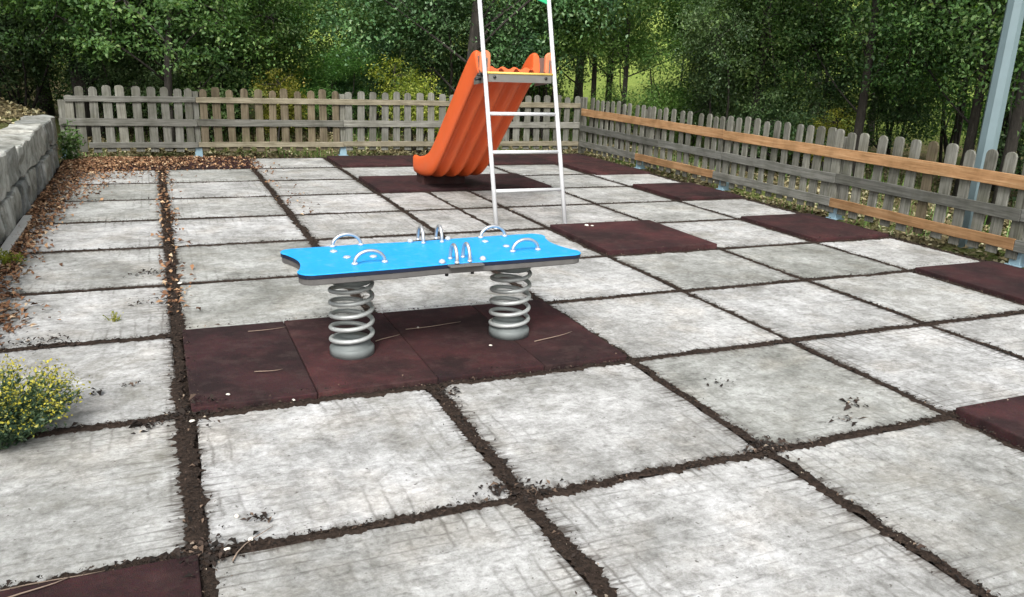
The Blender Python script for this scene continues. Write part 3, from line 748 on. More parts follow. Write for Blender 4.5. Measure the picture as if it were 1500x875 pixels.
rf = empty('picket_fence', (6.08, 3.0, 0))
tag(rf, 'grey picket fence with new orange rails, running along the right side', 'fence', 'picket fences round the play yard')
ry = [9.10, 8.93, 8.76, 8.60, 8.45, 8.29, 8.13, 7.97, 7.81, 7.65, 7.47, 7.321, 7.225, 7.09, 6.925, 6.76, 6.542, 6.388, 6.179, 5.999, 5.853, 5.725, 5.60, 5.446, 5.292, 5.14, 4.969, 4.812,
      4.634, 4.474, 4.313, 4.166, 4.008, 3.90, 3.743, 3.597, 3.396, 3.208, 3.025, 2.844, 2.656, 2.477, 2.298, 2.13, 1.955]
while ry[-1] > -4.4: ry.append(ry[-1] - 0.178)
for y in ry:
    z0 = 0.062 + rg.uniform(-0.014, 0.012)
    me = rg.choice(PK_NAR if y > 4.2 else PK_GREY)
    if abs(y - 2.844) < 0.01: me = PK_BRN[0]
    link('picket', me, rf, (6.0775 - 6.08, y - 3.0, z0), (rg.gauss(0, 0.012), 0, math.pi / 2))
for y in (7.52, 5.655, 3.86, 1.925, 0.03, -1.86): post(rf, (6.127 - 6.08, y - 3.0, 0), math.pi / 2, 0.80)
MB().box(-0.04, 0.04, -0.04, 0.04, 0.0, 0.86).build('post', MT['wood_grey_v'], rf, 0.004, loc=(6.135 - 6.08, 9.30 - 3.0, 0))
XF = 6.0535
for (a, b) in ((9.205, 5.66), (5.656, 1.93), (1.926, -4.4)):
    rail(rf, (XF, a), (XF, b), 0.590, 0.692, 0.596, 0.700, MT['wood_new'], label='new orange upper rail')
for (a, b) in ((9.205, 7.0), (6.996, 5.66), (5.656, 3.86), (3.856, 1.93), (1.926, -4.4)):
    rail(rf, (XF, a), (XF, b), 0.356, 0.446, 0.352, 0.444, MT['wood_grey_y'])
for (a, b, nw) in ((9.205, 7.555, 0), (7.55, 5.785, 1), (5.78, 3.886, 0), (3.882, 1.932, 1), (1.928, -4.4, 0)):
    rail(rf, (XF, a), (XF, b), 0.118, 0.206, 0.120, 0.210, MT['wood_new'] if nw else MT['wood_grey_y'], label='new orange lower rail' if nw else None)

# ------------------------------------------------------------------ lamp post beyond the right fence
lp = empty('lamp_post', (6.42, 2.60, -0.07))
tag(lp, 'tall blue grey metal lamp post standing behind the right picket fence', 'lamp post')
def oct_(r): return [(r * math.cos(R(22.5 + 45 * k)), r * math.sin(R(22.5 + 45 * k))) for k in range(8)]
b_ = MB(); n = 8; V = []
for (z, r) in ((0.0, 0.080), (1.0, 0.077), (5.0, 0.058)): V += [(x, y, z) for x, y in oct_(r)]
b_.add(V, [(i * 8 + k, i * 8 + (k + 1) % 8, (i + 1) * 8 + (k + 1) % 8, (i + 1) * 8 + k) for i in range(2) for k in range(8)] + [tuple(range(16, 24))])
b_.build('pole', MT['pole_blue'], lp)
MB().box(-0.16, 0.16, -0.16, 0.16, 0, 0.02).build('base_plate', MT['pole_blue'], lp, 0.004)
MB().lathe([(0.05, 5.0), (0.10, 5.02), (0.26, 5.10), (0.24, 5.16), (0.05, 5.22)]).build('lamp_head', MT['pole_blue'], lp)

# ------------------------------------------------------------------ spring rocker
sr = empty('spring_rocker', (1.1825, 1.484, 0.0), 0.0467)
tag(sr, 'blue board spring rocker with steel handles, on two coil springs', 'spring rocker')
SX = (-0.418, 0.418); ZT = 0.492
def board_outline(sc=1.0, hx=0.702, hy=0.252):
    pts = []
    def arc(cx, cy, r, a0, a1, n=7):
        for k in range(n + 1):
            a = R(a0 + (a1 - a0) * k / n); pts.append((cx + r * math.cos(a), cy + r * math.sin(a)))
    r = 0.062
    arc(hx - r, -hy + r, r, -90, 40); 
    for k in range(1, 10):                                   # hollowed end
        t = k / 10; y = (-hy + r * 1.65) + (2 * hy - 3.3 * r) * t
        pts.append((hx - 0.016 - 0.030 * math.sin(math.pi * t), y))
    arc(hx - r, hy - r, r, -40, 90)
    for k in range(1, 16):                                   # slight waist
        t = k / 16; x = (hx - r) * (1 - 2 * t)
        pts.append((x, hy - 0.013 * math.exp(-((x) / 0.16) ** 2)))
    h = len(pts)
    full = pts + [(-x, -y) for x, y in pts[:]]
    o_ = []
    for p in full:
        if not o_ or (Vector(p) - Vector(o_[-1])).length > 1e-4: o_.append(p)
    return [(x * sc, y * sc) for x, y in o_]
ol = board_outline()
MB().prism(ol, 'z', ZT - 0.006, ZT).build('seat_board', MT['blue'], sr, 0.002)
MB().prism([(x * 0.999, y * 0.998) for x, y in ol], 'z', ZT - 0.021, ZT - 0.0062).build('board_core', MT['blue_edge'], sr)
MB().prism([(x * 0.992, y * 0.985) for x, y in ol], 'z', ZT - 0.050, ZT - 0.0213).build('base_board', MT['plate'], sr, 0.003)
zc = 0.0215
for x in SX:
    MB().box(x - 0.17, x + 0.17, -0.13, 0.13, ZT - 0.064, ZT - 0.0505).build('mounting_plate', MT['black'], sr, 0.002)
    cup = MB().lathe([(0.092, ZT - 0.118), (0.100, ZT - 0.112), (0.100, ZT - 0.088), (0.078, ZT - 0.080), (0.078, ZT - 0.0645)], (x, 0, 0)).build('spring_cup', MT['cup'], sr)
    cup['label'] = 'dark upper spring cup'
    MB().lathe([(0.106, zc), (0.106, zc + 0.034), (0.098, zc + 0.042), (0.090, zc + 0.044), (0.086, zc + 0.078), (0.02, zc + 0.080)], (x, 0, 0)).build('spring_cup', MT['cup'], sr)
    pts = []; turns = 5.1; z0, z1 = zc + 0.055, ZT - 0.112
    nseg = 170
    for k in range(nseg + 1):
        t = k / nseg; a = 2 * math.pi * turns * t + (0.7 if x < 0 else 2.0)
        e = min(1, min(t, 1 - t) / 0.12); tt = t
        pts.append((x + 0.098 * math.cos(a), 0.098 * math.sin(a), z0 + (z1 - z0) * (0.90 * t + 0.10 * (3 * t * t - 2 * t ** 3))))
    sp_o = MB().tube(pts, 0.0108, 10).build('coil_spring', MT['spring'], sr)
def handle(x, y, half, h, ang, base=0.017):
    ca, sa = math.cos(ang), math.sin(ang)
    pts = [(x + ca * half * math.cos(a), y + sa * half * math.cos(a), ZT + 0.008 + h * math.sin(a)) for a in [math.pi * k / 16 for k in range(17)]]
    pts = [(pts[0][0], pts[0][1], ZT + 0.001)] + pts + [(pts[-1][0], pts[-1][1], ZT + 0.001)]
    hd = MB().tube(pts, 0.0085, 10).build('handle', MT['steel'], sr)
    for s_ in (1, -1):
        MB().lathe([(base * 0.85, 0.0005), (base * 0.85, 0.006), (base * 0.7, 0.010), (base * 0.4, 0.012)], (x + s_ * ca * half, y + s_ * sa * half, ZT), 16).build('end_cap', MT['cap'], hd)
for (x, y) in ((-0.365, -0.135), (0.435, -0.115), (-0.375, 0.232), (0.41, 0.222)):
    handle(x, y, 0.070, 0.052, 0.0)
for (x, y) in ((0.015, -0.205), (0.083, -0.195), (0.005, 0.222), (0.105, 0.222)):
    handle(x, y, 0.042, 0.070, math.pi / 2, 0.013)
for y in (-0.262, 0.262):                                     # foot brackets at the waist
    s_ = math.copysign(1, y)
    br = MB().box(-0.03, 0.14, y - 0.022, y + 0.022, ZT - 0.012, ZT - 0.004).build('bracket', MT['plate'], sr, 0.002)
    for q in (-0.05, 0.155):
        MB().lathe([(0.015, 0), (0.016, 0.008), (0.011, 0.017), (0.004, 0.020)], (q, y * 0.86, ZT), 14).build('bolt_cap', MT['cap'], sr)
for (x, y) in ((-0.465, 0.13), (-0.435, 0.0), (-0.315, -0.02), (0.325, 0.13), (0.385, 0.0)):
    MB().lathe([(0.018, 0.0003), (0.018, 0.004), (0.014, 0.008), (0.006, 0.010)], (x, y, ZT), 16).build('bolt_cap', MT['cap'], sr)
for x in (-0.02, 0.11):
    MB().tube([(x, -0.21, ZT - 0.066), (x, -0.21, ZT - 0.045)], 0.009, 8).build('bolt', MT['black'], sr)

# ------------------------------------------------------------------ slide with its ladder
sl = empty('slide', (2.9125, 4.10, 0.0))
tag(sl, 'orange plastic slide with white tube ladder and green panel above', 'slide')
OX, OY = 2.9125, 4.10
LX = (2.585 - OX, 3.24 - OX); SLOPE = 0.298
def lad(z): return SLOPE * z
for x in LX:
    MB().tube([(x, lad(z), z) for z in (0.0, 0.7, 1.4, 2.35)], 0.0190, 14).build('ladder_rail', MT['white_paint'], sl)
    MB().lathe([(0.024, -0.001), (0.026, 0.010), (0.022, 0.020)], (x, lad(0.01), 0.0), 14).build('foot_cap', MT['cap'], sl)
for z in (0.312, 0.630, 0.945):
    MB().tube([(LX[0] + 0.018, lad(z), z), (LX[1] - 0.018, lad(z), z)], 0.0155, 12).build('rung', MT['white_paint'], sl)
# slide bed: outline of the underside from the top to the exit (y, z), local
path = [(0.585, 1.245), (0.66, 1.215), (0.78, 1.125), (1.00, 0.930), (1.25, 0.708), (1.50, 0.487), (1.68, 0.335), (1.82, 0.235), (1.95, 0.172), (2.10, 0.138), (2.28, 0.118), (2.42, 0.115), (2.545, 0.120)]
def catmull(p, per=5):
    o_ = []
    q = [p[0]] + list(p) + [p[-1]]
    for i in range(1, len(q) - 2):
        for k in range(per):
            t = k / per; a, b, c_, d = (np.array(q[i - 1]), np.array(q[i]), np.array(q[i + 1]), np.array(q[i + 2]))
            o_.append(0.5 * ((2 * b) + (-a + c_) * t + (2 * a - 5 * b + 4 * c_ - d) * t * t + (-a + 3 * b - 3 * c_ + d) * t ** 3))
    o_.append(np.array(p[-1])); return o_
pth = catmull(path)
BX0, BX1 = 2.595 - OX, 3.205 - OX
cs = []                                                      # cross-section: (x, height above path, outside) closed loop
wt = 0.050
NW = 33
for k in range(NW):                                          # underside, four flutes
    t = k / (NW - 1); x = BX0 + 0.012 + (BX1 - BX0 - 0.024) * t
    cs.append((x, 0.038 - 0.038 * math.cos(2 * math.pi * 4 * t) + (0.03 if k in (0, NW - 1) else 0)))
wallh = 0.245
cs += [(BX1, 0.075), (BX1 + 0.004, wallh - 0.03), (BX1 - 0.006, wallh - 0.008), (BX1 - wt / 2, wallh), (BX1 - wt + 0.006, wallh - 0.008), (BX1 - wt, wallh - 0.03), (BX1 - wt - 0.012, 0.11)]
for k in range(NW - 8):
    t = k / (NW - 9); x = (BX1 - wt - 0.03) + (BX0 + wt + 0.03 - (BX1 - wt - 0.03)) * t
    cs.append((x, 0.078 - 0.012 * math.cos(2 * math.pi * 4 * t)))
cs += [(BX0 + wt + 0.012, 0.11), (BX0 + wt, wallh - 0.03), (BX0 + wt - 0.006, wallh - 0.008), (BX0 + wt / 2, wallh), (BX0 + 0.006, wallh - 0.008), (BX0 - 0.004, wallh - 0.03), (BX0, 0.075)]
V = []; F = []; nc = len(cs)
for i, p in enumerate(pth):
    a, b = pth[max(i - 1, 0)], pth[min(i + 1, len(pth) - 1)]
    d = (b - a) / np.linalg.norm(b - a); nrm = np.array([-d[1], d[0]])
    if nrm[1] < 0: nrm = -nrm
    s_ = i / (len(pth) - 1)
    for (x, h) in cs:
        hh = h
        if h > 0.09:                                          # the walls round off at both ends
            e = min(1.0, (i + 0.6) / 5.0); hh = 0.09 + (h - 0.09) * (0.70 + 0.30 * math.sin(e * math.pi / 2))
            if s_ > 0.70: hh = 0.09 + (hh - 0.09) * (1 - 0.22 * min(1, (s_ - 0.70) / 0.2))
            if i == len(pth) - 1: hh = 0.09 + (hh - 0.09) * 0.90
        q = p + nrm * hh
        V.append((x, float(q[0]), float(q[1])))
for i in range(len(pth) - 1):
    for k in range(nc): F.append((i * nc + k, i * nc + (k + 1) % nc, (i + 1) * nc + (k + 1) % nc, (i + 1) * nc + k))
F += [tuple(range(nc)), tuple((len(pth) - 1) * nc + k for k in range(nc - 1, -1, -1))]
sb = MB().add(V, F, True).build('slide_bed', MT['orange'], sl)
for p in sb.data.polygons:
    if len(p.vertices) > 4: p.use_smooth = False
MB().box(2.635 - OX, 3.135 - OX, 2.30, 2.535, 0.0095, 0.138).build('exit_foot', MT['dark_base'], sl, 0.01)
# platform
yt = lad(1.28)
MB().box(LX[0] + 0.028, LX[1] - 0.028, yt - 0.010, yt + 0.245, 1.262, 1.272).build('platform', MT['grey_plate'], sl, 0.002)
MB().box(LX[0] + 0.028, LX[1] - 0.028, yt - 0.012, yt - 0.0102, 1.205, 1.272).build('platform_apron', MT['grey_plate'], sl)
MB().tube([(LX[0] + 0.02, yt - 0.012, 1.280), (LX[1] - 0.02, yt - 0.012, 1.280)], 0.0095, 10).build('edge_strip', MT['yellow'], sl)
def cheek_poly(y0, y1, z0, z1):
    yc = (y0 + y1) / 2; r = (y1 - y0) / 2; pts = []
    for k in range(9): a = math.pi * k / 8; pts.append((yc + r * math.cos(a), z1 - r + r * math.sin(a)))
    for k in range(5): a = math.pi + math.pi * k / 4; pts.append((yc + r * math.cos(a), z0 + r * 0.6 + r * 0.6 * math.sin(a)))
    return pts
for x, s_ in ((LX[0], 1), (LX[1], -1)):
    # faded plastic end guard, an upright rounded plate that faces the ladder
    poly = []
    for k in range(11): a = math.pi * k / 10; poly.append((x + s_ * 0.020 + 0.048 * math.cos(a), 1.415 + 0.048 * math.sin(a)))
    for k in range(7): a = math.pi + math.pi * k / 6; poly.append((x + s_ * 0.020 + 0.048 * math.cos(a), 1.300 + 0.030 * math.sin(a)))
    MB().prism(poly, 'y', lad(1.35) + 0.024, lad(1.35) + 0.062).build('end_guard', MT['salmon'], sl, 0.008, 2)
    xp = x + s_ * 0.030
    MB().prism([(yt + 0.03, 1.20), (yt + 0.33, 1.165), (yt + 0.33, 1.40), (yt + 0.20, 1.42), (yt + 0.03, 1.40)], 'x', xp - 0.004, xp + 0.004).build('side_bracket', MT['grey_plate'], sl, 0.001)
    for (dy, z) in ((0.02, 1.375), (0.045, 1.255), (0.10, 1.22)):
        MB().tube([(x - s_ * 0.026, yt + dy + 0.06, z), (x + s_ * 0.042, yt + dy + 0.06, z)], 0.013, 10).build('bolt', MT['black'], sl)
    for xq in (0.085,):
        MB().tube([(x + s_ * xq, yt - 0.022, 1.245), (x + s_ * xq, yt - 0.008, 1.245)], 0.013, 10).build('bolt', MT['black'], sl)
# green arched panel between the rails
poly = [(LX[0] + 0.022, 1.868)]
for k in range(1, 12):
    t = k / 12; poly.append((LX[0] + 0.022 + (LX[1] - LX[0] - 0.044) * t, 1.868 + 0.07 * math.sin(math.pi * t)))
poly += [(LX[1] - 0.022, 1.868), (LX[1] - 0.022, 2.25), (0, 2.42), (LX[0] + 0.022, 2.25)]
gp = MB().prism(poly, 'y', -0.012, 0.012).build('roof_panel', MT['green_plastic'], sl, 0.004)
for v_ in gp.data.vertices: v_.co.y += lad(v_.co.z)

# ------------------------------------------------------------------ trees and shrubs
def build_crown(centres, per, sig, size, up_bias, axis_c, rng):
    n = len(centres) * per
    c = np.repeat(centres, per, 0) + rng.normal(size=(n, 3)) * np.array([sig, sig, sig * 0.62]) * np.repeat(rng.uniform(0.6, 1.35, (len(centres), 1)), per, 0)
    outw = unit(c - axis_c)
    nr = unit(outw * 0.55 + np.array([0, 0, up_bias]) + rng.normal(size=(n, 3)) * 0.55)
    c[:, 2] -= 0.25 * np.abs(rng.normal(size=n)) * sig
    c = c[c[:, 2] > 0.03] if False else c
    return leaf_arrays(c, nr, rng.uniform(size * 0.6, size * 1.3, n), 0.52, 0.16, rng)

def branch_pts(a, b, sag, rng, n=5):
    a, b = np.array(a, float), np.array(b, float); o_ = []
    j = rng.normal(size=3) * 0.07 * np.linalg.norm(b - a)
    for k in range(n + 1):
        t = k / n; p = a + (b - a) * t + j * math.sin(math.pi * t); p[2] += sag * math.sin(math.pi * t)
        o_.append(tuple(p))
    return o_

PROTO = {}
def make_plant(key, kind, mat, seed, **k):
    """returns (wood mesh, leaf mesh); trees have one trunk, shrubs several stems"""
    rng = np.random.default_rng(seed); w = MB()
    H, rad, base = k['H'], k['rad'], k['base']
    nc = k['clumps']
    # clump centres: an uneven lobed volume with gaps
    lobes = np.stack([rng.normal(0, rad * 0.45, k.get('lobes', 9)), rng.normal(0, rad * 0.45, k.get('lobes', 9)), rng.uniform(base + 0.12 * (H - base), H * 0.92, k.get('lobes', 9))], 1)
    lr = rng.uniform(0.34, 0.62, len(lobes)) * rad
    ids = rng.integers(0, len(lobes), nc)
    d = unit(rng.normal(size=(nc, 3))) * (rng.random((nc, 1)) ** 0.45)
    ce = lobes[ids] + d * lr[ids][:, None] * np.array([1, 1, 0.85])
    ce = ce[(ce[:, 2] > base * 0.8)]
    ax_c = np.array([0, 0, base + 0.35 * (H - base)])
    v, f = build_crown(ce, k['per'], k['sig'], k['leaf'], k.get('upb', 0.55), ax_c, rng)
    leaf_me = np_mesh(key + '_crown', v, f, MT[mat])
    if kind == 'tree':
        tr = k['trunk']
        spine = []
        bend = rng.normal(size=2) * 0.05 * H
        for q in range(9):
            t = q / 8; spine.append((bend[0] * t * t + 0.03 * math.sin(5 * t + seed), bend[1] * t * t + 0.03 * math.cos(4 * t + seed), H * 0.86 * t - 0.15))
        w.tube(spine, [tr * (1.25 if q == 0 else 1) * (1 - 0.82 * q / 8) for q in range(9)], 10)
        for l, r_ in zip(lobes, lr):
            zz = max(base * 0.75, min(l[2] - 0.5 * rad, H * 0.7)); t = min(1, zz / (H * 0.86))
            s0 = np.array([bend[0] * t * t, bend[1] * t * t, zz])
            w.tube(branch_pts(s0, l, 0.06 * rad, rng), np.linspace(tr * 0.22 * (1 - 0.5 * t), 0.008, 6), 6)
    else:
        for q in range(k.get('stems', 6)):
            a = rng.uniform(0, 6.28); r0 = rng.uniform(0, rad * 0.25)
            s0 = np.array([r0 * math.cos(a), r0 * math.sin(a), -0.12]); l = lobes[q % len(lobes)]
            w.tube(branch_pts(s0, l, 0.08, rng), np.linspace(k.get('trunk', 0.03), 0.007, 6), 6)
    for q in range(0, len(ce), max(1, len(ce) // 70)):        # twigs to the clumps
        l = lobes[np.argmin(np.linalg.norm(lobes - ce[q], axis=1))]
        w.tube(branch_pts(l, ce[q], 0.02, rng, 3), np.linspace(0.013, 0.004, 4), 4, False)
    PROTO[key] = (w.mesh(key + '_wood', MT['bark']), leaf_me, kind)

make_plant('oak', 'tree', 'fol_dark', 21, H=7.5, rad=2.5, base=1.0, clumps=430, per=90, sig=0.20, leaf=0.068, trunk=0.13, lobes=17)
make_plant('alder', 'tree', 'fol_mid', 22, H=8.0, rad=2.2, base=1.3, clumps=400, per=88, sig=0.20, leaf=0.064, trunk=0.085, lobes=17)
make_plant('ash', 'tree', 'fol_light', 23, H=7.0, rad=2.1, base=1.1, clumps=340, per=80, sig=0.20, leaf=0.066, trunk=0.06, lobes=15)
make_plant('hazel', 'shrub', 'fol_mid', 31, H=3.1, rad=1.35, base=0.25, clumps=340, per=78, sig=0.135, leaf=0.054, stems=8, lobes=12)
make_plant('thorn', 'shrub', 'fol_dark', 32, H=3.4, rad=1.35, base=0.30, clumps=370, per=80, sig=0.13, leaf=0.048, stems=7, lobes=13)
make_plant('willow', 'shrub', 'fol_light', 33, H=2.7, rad=1.15, base=0.20, clumps=290, per=74, sig=0.13, leaf=0.052, stems=7, lobes=11)
make_plant('broom', 'shrub', 'fol_yellow', 34, H=1.55, rad=0.75, base=0.15, clumps=150, per=70, sig=0.11, leaf=0.046, stems=6, lobes=8)
# low hanging boughs
make_plant('bough', 'tree', 'fol_mid', 35, H=5.2, rad=2.0, base=1.45, clumps=430, per=64, sig=0.15, leaf=0.075, trunk=0.09, lobes=15, upb=0.75)

make_plant('shade_canopy', 'tree', 'fol_dark', 36, H=8.5, rad=2.9, base=2.7, clumps=430, per=80, sig=0.22, leaf=0.085, trunk=0.16, lobes=20)  # high-crowned shading tree, used only out of view

def plant(key, x, y, s=1.0, rz=None, label='', cat='tree', group=None, name=None, sz=None):
    wood, leaf, kind = PROTO[key]
    o = empty(name or ('tree' if kind == 'tree' else 'shrub'), (x, y, float(terrain_h(np.array([x]), np.array([y]))[0])), random.uniform(0, 6.28) if rz is None else rz)
    o.scale = (s, s, sz or s)
    link('trunk' if kind == 'tree' else 'stems', wood, o); link('crown', leaf, o)
    tag(o, label, cat, group); return o

GB, GR, GL = 'trees beyond the back fence', 'trees beyond the right fence', 'trees on the bank by the stone wall'
def pix(px, py, dist):
    """ground point that lies under a picture point, at a walking distance from the camera"""
    d = fwd + rgt * ((px - 750) / FPX) + up * ((437.5 - py) / FPX); d.z = 0; d.normalize()
    return CAM_POS[0] + d.x * dist, CAM_POS[1] + d.y * dist
# left: boughs over the bank and the dark hollow
KIND = {'oak': 'dark leafy tree', 'alder': 'tall mid green tree', 'ash': 'pale green slender tree',
        'hazel': 'mid green many-stemmed shrub', 'thorn': 'dark small-leaved shrub', 'willow': 'light green bushy shrub'}
MARK = [(-999, 'behind the earth bank at the wall end'), (150, 'behind the grey left panel of the back fence'), (280, 'behind the brown panel of the back fence'), (400, 'behind the brown panel, near its far post'),
        (505, 'behind the back fence, left of the slide'), (610, 'behind the orange slide'), (760, 'behind the ladder, near the fence corner'), (850, 'behind the corner where both fences meet'),
        (950, 'behind the short lower orange board'), (1050, 'behind the grey middle stretch of the right fence'), (1160, 'behind the start of the long lower orange rail'),
        (1290, 'behind the long lower orange rail'), (1410, 'behind the lamp post'), (1530, 'behind the right fence, past the lamp post')]
def wood(key, px, dist, side, s=1.0, rz=None, sz=None):
    x, y = pix(px, 100, dist)
    kind = PROTO[key][2]
    mark = [m_ for p_, m_ in MARK if px >= p_][-1]
    row = 'far back' if dist > 24 else 'set back' if dist > 17.8 else 'close'
    plant(key, x, y, s, rz, KIND[key] + ' ' + row + ' ' + mark, 'tree' if kind == 'tree' else 'shrub', (GB if side == 'b' else GR), sz=sz)
x, y = pix(-20, 60, 13.2); plant('bough', x, y, 1.0, 0.4, 'leafy tree with low boughs overhanging the earth bank by the wall', 'tree')
for (px, d, s_, lb) in ((20, 16.0, 1.0, 'dark shrub on the earth bank beyond the wall end'), (150, 14.6, 0.8, 'dark shrub pressed against the grey left panel of the back fence')):
    x, y = pix(px, 60, d); plant('thorn', x, y, s_, None, lb, 'shrub')
x, y = pix(110, 60, 14.6); plant('oak', x, y, 1.05, 1.0, 'dark tree rising behind the left end of the back fence', 'tree')
x, y = pix(235, 60, 13.0); plant('bough', x, y, 0.8, 2.2, 'leafy tree with a drooping bough just over the back fence post', 'tree')
for (x, y, s_, lb) in ((-4.6, 7.4, 1.0, 'unseen spreading tree added for shade, left of the stone wall'), (-2.4, 10.4, 1.15, 'unseen spreading tree added for shade, behind the wall end'), (-6.5, 10.5, 1.1, 'unseen spreading tree added for shade, higher up the earth bank')):
    plant('shade_canopy', x, y, s_, None, lb, 'tree')  # unseen trees added to block light and darken the left hollow
# back: shrub belt, then trees
for (key, px, d, s, sz) in (('thorn', 170, 15.5, 1.0, 1.0), ('hazel', 300, 14.4, 0.95, 1.0), ('thorn', 255, 13.9, 0.8, 0.9), ('hazel', 345, 15.6, 1.1, 1.2), ('willow', 425, 16.2, 0.95, 0.9), ('willow', 480, 15.0, 0.62, 0.55),
                            ('ash', 500, 18.5, 0.85, 0.8), ('thorn', 545, 15.5, 0.85, 0.95), ('hazel', 590, 16.4, 1.0, 1.15), ('thorn', 650, 14.8, 1.0, 1.1), ('thorn', 745, 15.2, 1.05, 1.1),
                            ('hazel', 800, 15.2, 0.85, 1.0), ('oak', 330, 19, 1.0, 1.0), ('alder', 395, 22, 0.9, 0.9), 
                            ('alder', 640, 23, 1.0, 1.0), ('oak', 770, 19.5, 1.0, 1.0), ('alder', 200, 21, 1.1, 1.0), ('oak', 60, 19, 1.1, 1.0), ('oak', -60, 17, 1.1, 1.0), ('alder', 300, 30, 1.3, 1.2), ('oak', 130, 28, 1.3, 1.2), ('alder', 720, 30, 1.3, 1.2)):
    wood(key, px, d, 'b', s, None, sz)
x, y = pix(688, 100, 13.6); plant('oak', x, y, 0.95, 2.9, 'dark thick-trunked tree just behind the top of the orange slide', 'tree')
x, y = pix(612, 120, 13.0); plant('broom', x, y, 0.85, None, 'yellow green bush rising over the back fence, left of the slide', 'shrub')
x, y = pix(405, 120, 13.4); plant('broom', x, y, 0.72, None, 'low bright green bush behind the brown part of the back fence', 'shrub')
# right: slender trunks near the corner, then the belt
for (key, px, d, s, sz) in (('ash', 872, 15.0, 0.9, 1.0), ('ash', 918, 14.2, 0.85, 0.95), ('alder', 893, 17.5, 0.9, 1.0), ('willow', 960, 14.4, 0.75, 0.75), ('hazel', 1010, 15.2, 0.9, 1.1), ('thorn', 1065, 13.0, 0.75, 0.9),
                            ('alder', 1110, 12.8, 0.85, 0.85), ('hazel', 1130, 13.8, 0.95, 1.0), ('thorn', 1190, 12.8, 0.72, 0.8), ('alder', 1270, 12.0, 0.8, 0.8),
                            ('thorn', 1330, 14.6, 0.9, 1.0), ('hazel', 1420, 15.5, 1.0, 1.1), ('alder', 1440, 11.6, 0.8, 0.8), ('oak', 1500, 13.0, 0.9, 0.9), ('thorn', 1540, 12.5, 0.9, 1.0), ('oak', 1590, 11.0, 0.9, 0.9),
                            ('ash', 1040, 20, 1.0, 1.0), ('ash', 1215, 19.5, 0.9, 0.9), ('alder', 1290, 19, 1.0, 1.0), ('alder', 1500, 20, 1.1, 1.0),
                            ('alder', 1060, 29, 1.3, 1.2), ('oak', 1200, 29, 1.3, 1.2), ('ash', 1330, 28, 1.2, 1.1), ('alder', 1460, 29, 1.3, 1.2), ('oak', 850, 24, 1.1, 1.0)):
    wood(key, px, d, 'r', s, None, sz)
x, y = pix(1213, 150, 12.6); plant('broom', x, y, 0.62, None, 'small yellow green bush showing over the right fence', 'shrub')
x, y = pix(1492, 140, 9.9); plant('alder', x, y, 0.82, 1.1, 'grey-trunked tree standing right beside the lamp post', 'tree')

# ------------------------------------------------------------------ small plants
def herb(name, label, x, y, z, n_stem, height, spread, leaf_n, leaf_s, leaf_m, tip_n, tip_s, tip_m, seed, cat='plant'):
    rng = np.random.default_rng(seed); o = empty(name, (x, y, z)); tag(o, label, cat)
    st = MB(); lc, ln_, tc_, tn = [], [], [], []
    for q in range(n_stem):
        a = rng.uniform(0, 6.28); r_ = spread * rng.random() ** 0.6; h = height * rng.uniform(0.65, 1.05) * (1 - 0.30 * (r_ / spread) ** 2)
        tip = np.array([r_ * math.cos(a), r_ * math.sin(a), h]); b0 = np.array([tip[0] * 0.35, tip[1] * 0.35, -0.01])
        pts = [tuple(b0 + (tip - b0) * t + np.array([0, 0, 0.10 * h * math.sin(math.pi * t)])) for t in np.linspace(0, 1, 5)]
        st.tube(pts, np.linspace(0.0035, 0.0015, 5), 4, False)
        for k in range(leaf_n):
            t = rng.uniform(0.12, 0.95); p = b0 + (tip - b0) * t; p[2] += 0.10 * h * math.sin(math.pi * t)
            lc.append(p + rng.normal(size=3) * leaf_s * 0.5); ln_.append(unit(rng.normal(size=3) * 0.6 + np.array([0, 0, 0.7])))
        for k in range(tip_n):
            tc_.append(tip + rng.normal(size=3) * np.array([0.018, 0.018, 0.024]) + np.array([0, 0, 0.012])); tn.append(unit(rng.normal(size=3) * 0.7 + np.array([0, 0, 0.8])))
    st.build('stems', leaf_m, o)
    v, f = leaf_arrays(np.array(lc), np.array(ln_), rng.uniform(leaf_s * 0.6, leaf_s * 1.3, len(lc)), 0.38, 0.15, rng)
    link('leaves', np_mesh('leaves', v, f, leaf_m), o)
    if tip_n:
        v, f = leaf_arrays(np.array(tc_), np.array(tn), rng.uniform(tip_s * 0.6, tip_s * 1.4, len(tc_)), 0.6, 0.2, rng)
        link('flowers', np_mesh('flowers', v, f, tip_m), o)
    return o
herb('flowering_plant', 'bushy plant with yellow flower tips growing over the slabs beside the wide joint', -0.66, 1.02, 0.0, 190, 0.225, 0.31, 30, 0.024, MT['fol_blue'], 14, 0.011, MT['flower'], 61)
herb('weed', 'leafy green weed growing between the wall end and the back fence', -0.98, 8.86, 0.0, 26, 0.46, 0.16, 20, 0.06, MT['fol_weed'], 0, 0, None, 62)
herb('weed', 'pale green weed at the foot of the stone wall', -0.98, 3.75, 0.0, 18, 0.10, 0.12, 14, 0.03, MT['fol_yellow'], 0, 0, None, 63)
herb('weed', 'tiny pale sprig growing alone on a slab left of the wide joint', -0.305, 2.36, 0.0, 9, 0.05, 0.06, 8, 0.014, MT['fol_yellow'], 0, 0, None, 64)
herb('weed', 'low dark green weed at the edge of the mat with dry stalks', -0.93, 0.05, 0.0, 16, 0.07, 0.08, 12, 0.025, MT['fol_weed'], 0, 0, None, 65)

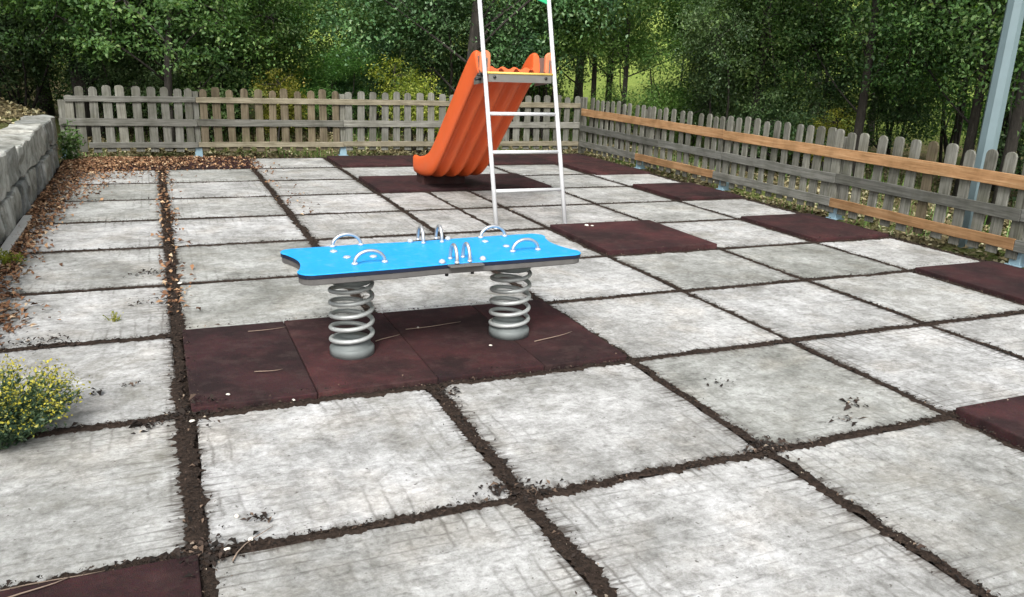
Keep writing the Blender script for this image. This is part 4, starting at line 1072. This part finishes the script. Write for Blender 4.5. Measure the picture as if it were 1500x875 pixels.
# ------------------------------------------------------------------ twigs, stalks and pale scraps
def twig(pts, r, label, mat=None):
    o = MB().tube(pts, np.linspace(r, r * 0.45, len(pts)) * 0.72, 6).build('twig', mat or MT['twig'])
    tag(o, label, 'twig', 'twigs lying about the yard'); return o
def gz(x0, y0, x1, y1, z=0.0265, bend=0.022):
    n = 6; a = np.array([x0, y0]); b = np.array([x1, y1]); d = b - a; nrm = np.array([-d[1], d[0]]) / np.linalg.norm(d)
    return [(*(a + d * t + nrm * bend * math.sin(3.1 * t + x0 * 9)), z + 0.004 * math.sin(math.pi * t)) for t in np.linspace(0, 1, n)]
twig(gz(0.30, 1.33, 0.42, 1.345), 0.0035, 'straight pale twig on the left end of the rocker mat')
twig(gz(0.92, 1.56, 1.04, 1.66), 0.0035, 'thin twig leaning away beside the left spring')
twig(gz(1.68, 1.33, 1.93, 1.44), 0.004, 'curved pale twig right of the right spring')
twig(gz(1.10, 1.72, 1.42, 1.74), 0.0035, 'long dark twig lying between the two springs')
twig(gz(0.33, 1.90, 0.52, 1.93), 0.003, 'pale stalk along the far edge of the rocker mat')
twig(gz(0.10, -0.07, 0.20, 0.09, 0.008), 0.0035, 'pale twig slanting across the soil joint corner by the small mat')
twig(gz(-0.62, -0.08, -0.52, -0.04, 0.012), 0.004, 'straw stalk on the soil edge of the small corner mat')
twig(gz(-0.50, -0.10, -0.34, 0.0, 0.026), 0.004, 'bent straw stalk lying over the small corner mat')
twig(gz(-0.70, 0.62, -0.58, 0.60, 0.006), 0.004, 'dark twig on the slab in front of the flowering plant', MT['bark'])
twig(gz(-0.55, -0.03, -0.25, 0.03, 0.008), 0.0035, 'dry stalk along the joint beside the small corner mat')
def scrap(x, y, z, s, label, seed):
    rg = random.Random(seed); m_ = MB(); n = 9
    ring = [(s * rg.uniform(0.75, 1.1) * math.cos(6.283 * k / n), 0.72 * s * rg.uniform(0.75, 1.1) * math.sin(6.283 * k / n)) for k in range(n)]
    V = [(a, b, 0.0) for a, b in ring] + [(a * 0.6, b * 0.6, s * 0.32) for a, b in ring] + [(0, 0, s * 0.40)]
    F = [(k, (k + 1) % n, n + (k + 1) % n, n + k) for k in range(n)] + [(n + k, n + (k + 1) % n, 2 * n) for k in range(n)] + [tuple(range(n - 1, -1, -1))]
    o = m_.add(V, F, True).build('pebble', MT['petal'], loc=(x, y, z), rot=(0, 0, rg.uniform(0, 6)))
    tag(o, label, 'pebble', 'pale scraps and pebbles on the ground')
for k, (x, y, z, s, lb) in enumerate(((0.118, 0.185, 0.003, 0.013, 'white pebble on the slab beside the dark moss scrap'), (0.145, 0.03, 0.010, 0.013, 'white pebble in the soil joint above the pale twig'),
                                      (0.075, 0.0, 0.010, 0.012, 'white pebble at the corner of the small mat'), (0.17, 1.12, 0.0235, 0.012, 'pale pebble on the left end of the rocker mat'),
                                      (1.44, 1.36, 0.0225, 0.012, 'pale pebble on the rocker mat left of the right spring'), (3.36, 3.93, 0.036, 0.026, 'white scrap on the mat at the ladder foot'),
                                      (3.40, 3.90, 0.036, 0.016, 'small white crumb next to the white scrap at the ladder'), (0.42, 1.02, 0.006, 0.011, 'white pebble along the near edge of the rocker mat'),
                                      (0.02, 0.93, 0.010, 0.014, 'pale pebble in the wide joint below the rocker mat'), (0.04, 2.98, 0.010, 0.02, 'pale stone chip in the wide soil joint'),
                                      (1.17, 1.72, 0.024, 0.012, 'brown-white pebble behind the left spring'))):
    scrap(x, y, z, s, lb, 300 + k)
print('objects', len(bpy.data.objects))
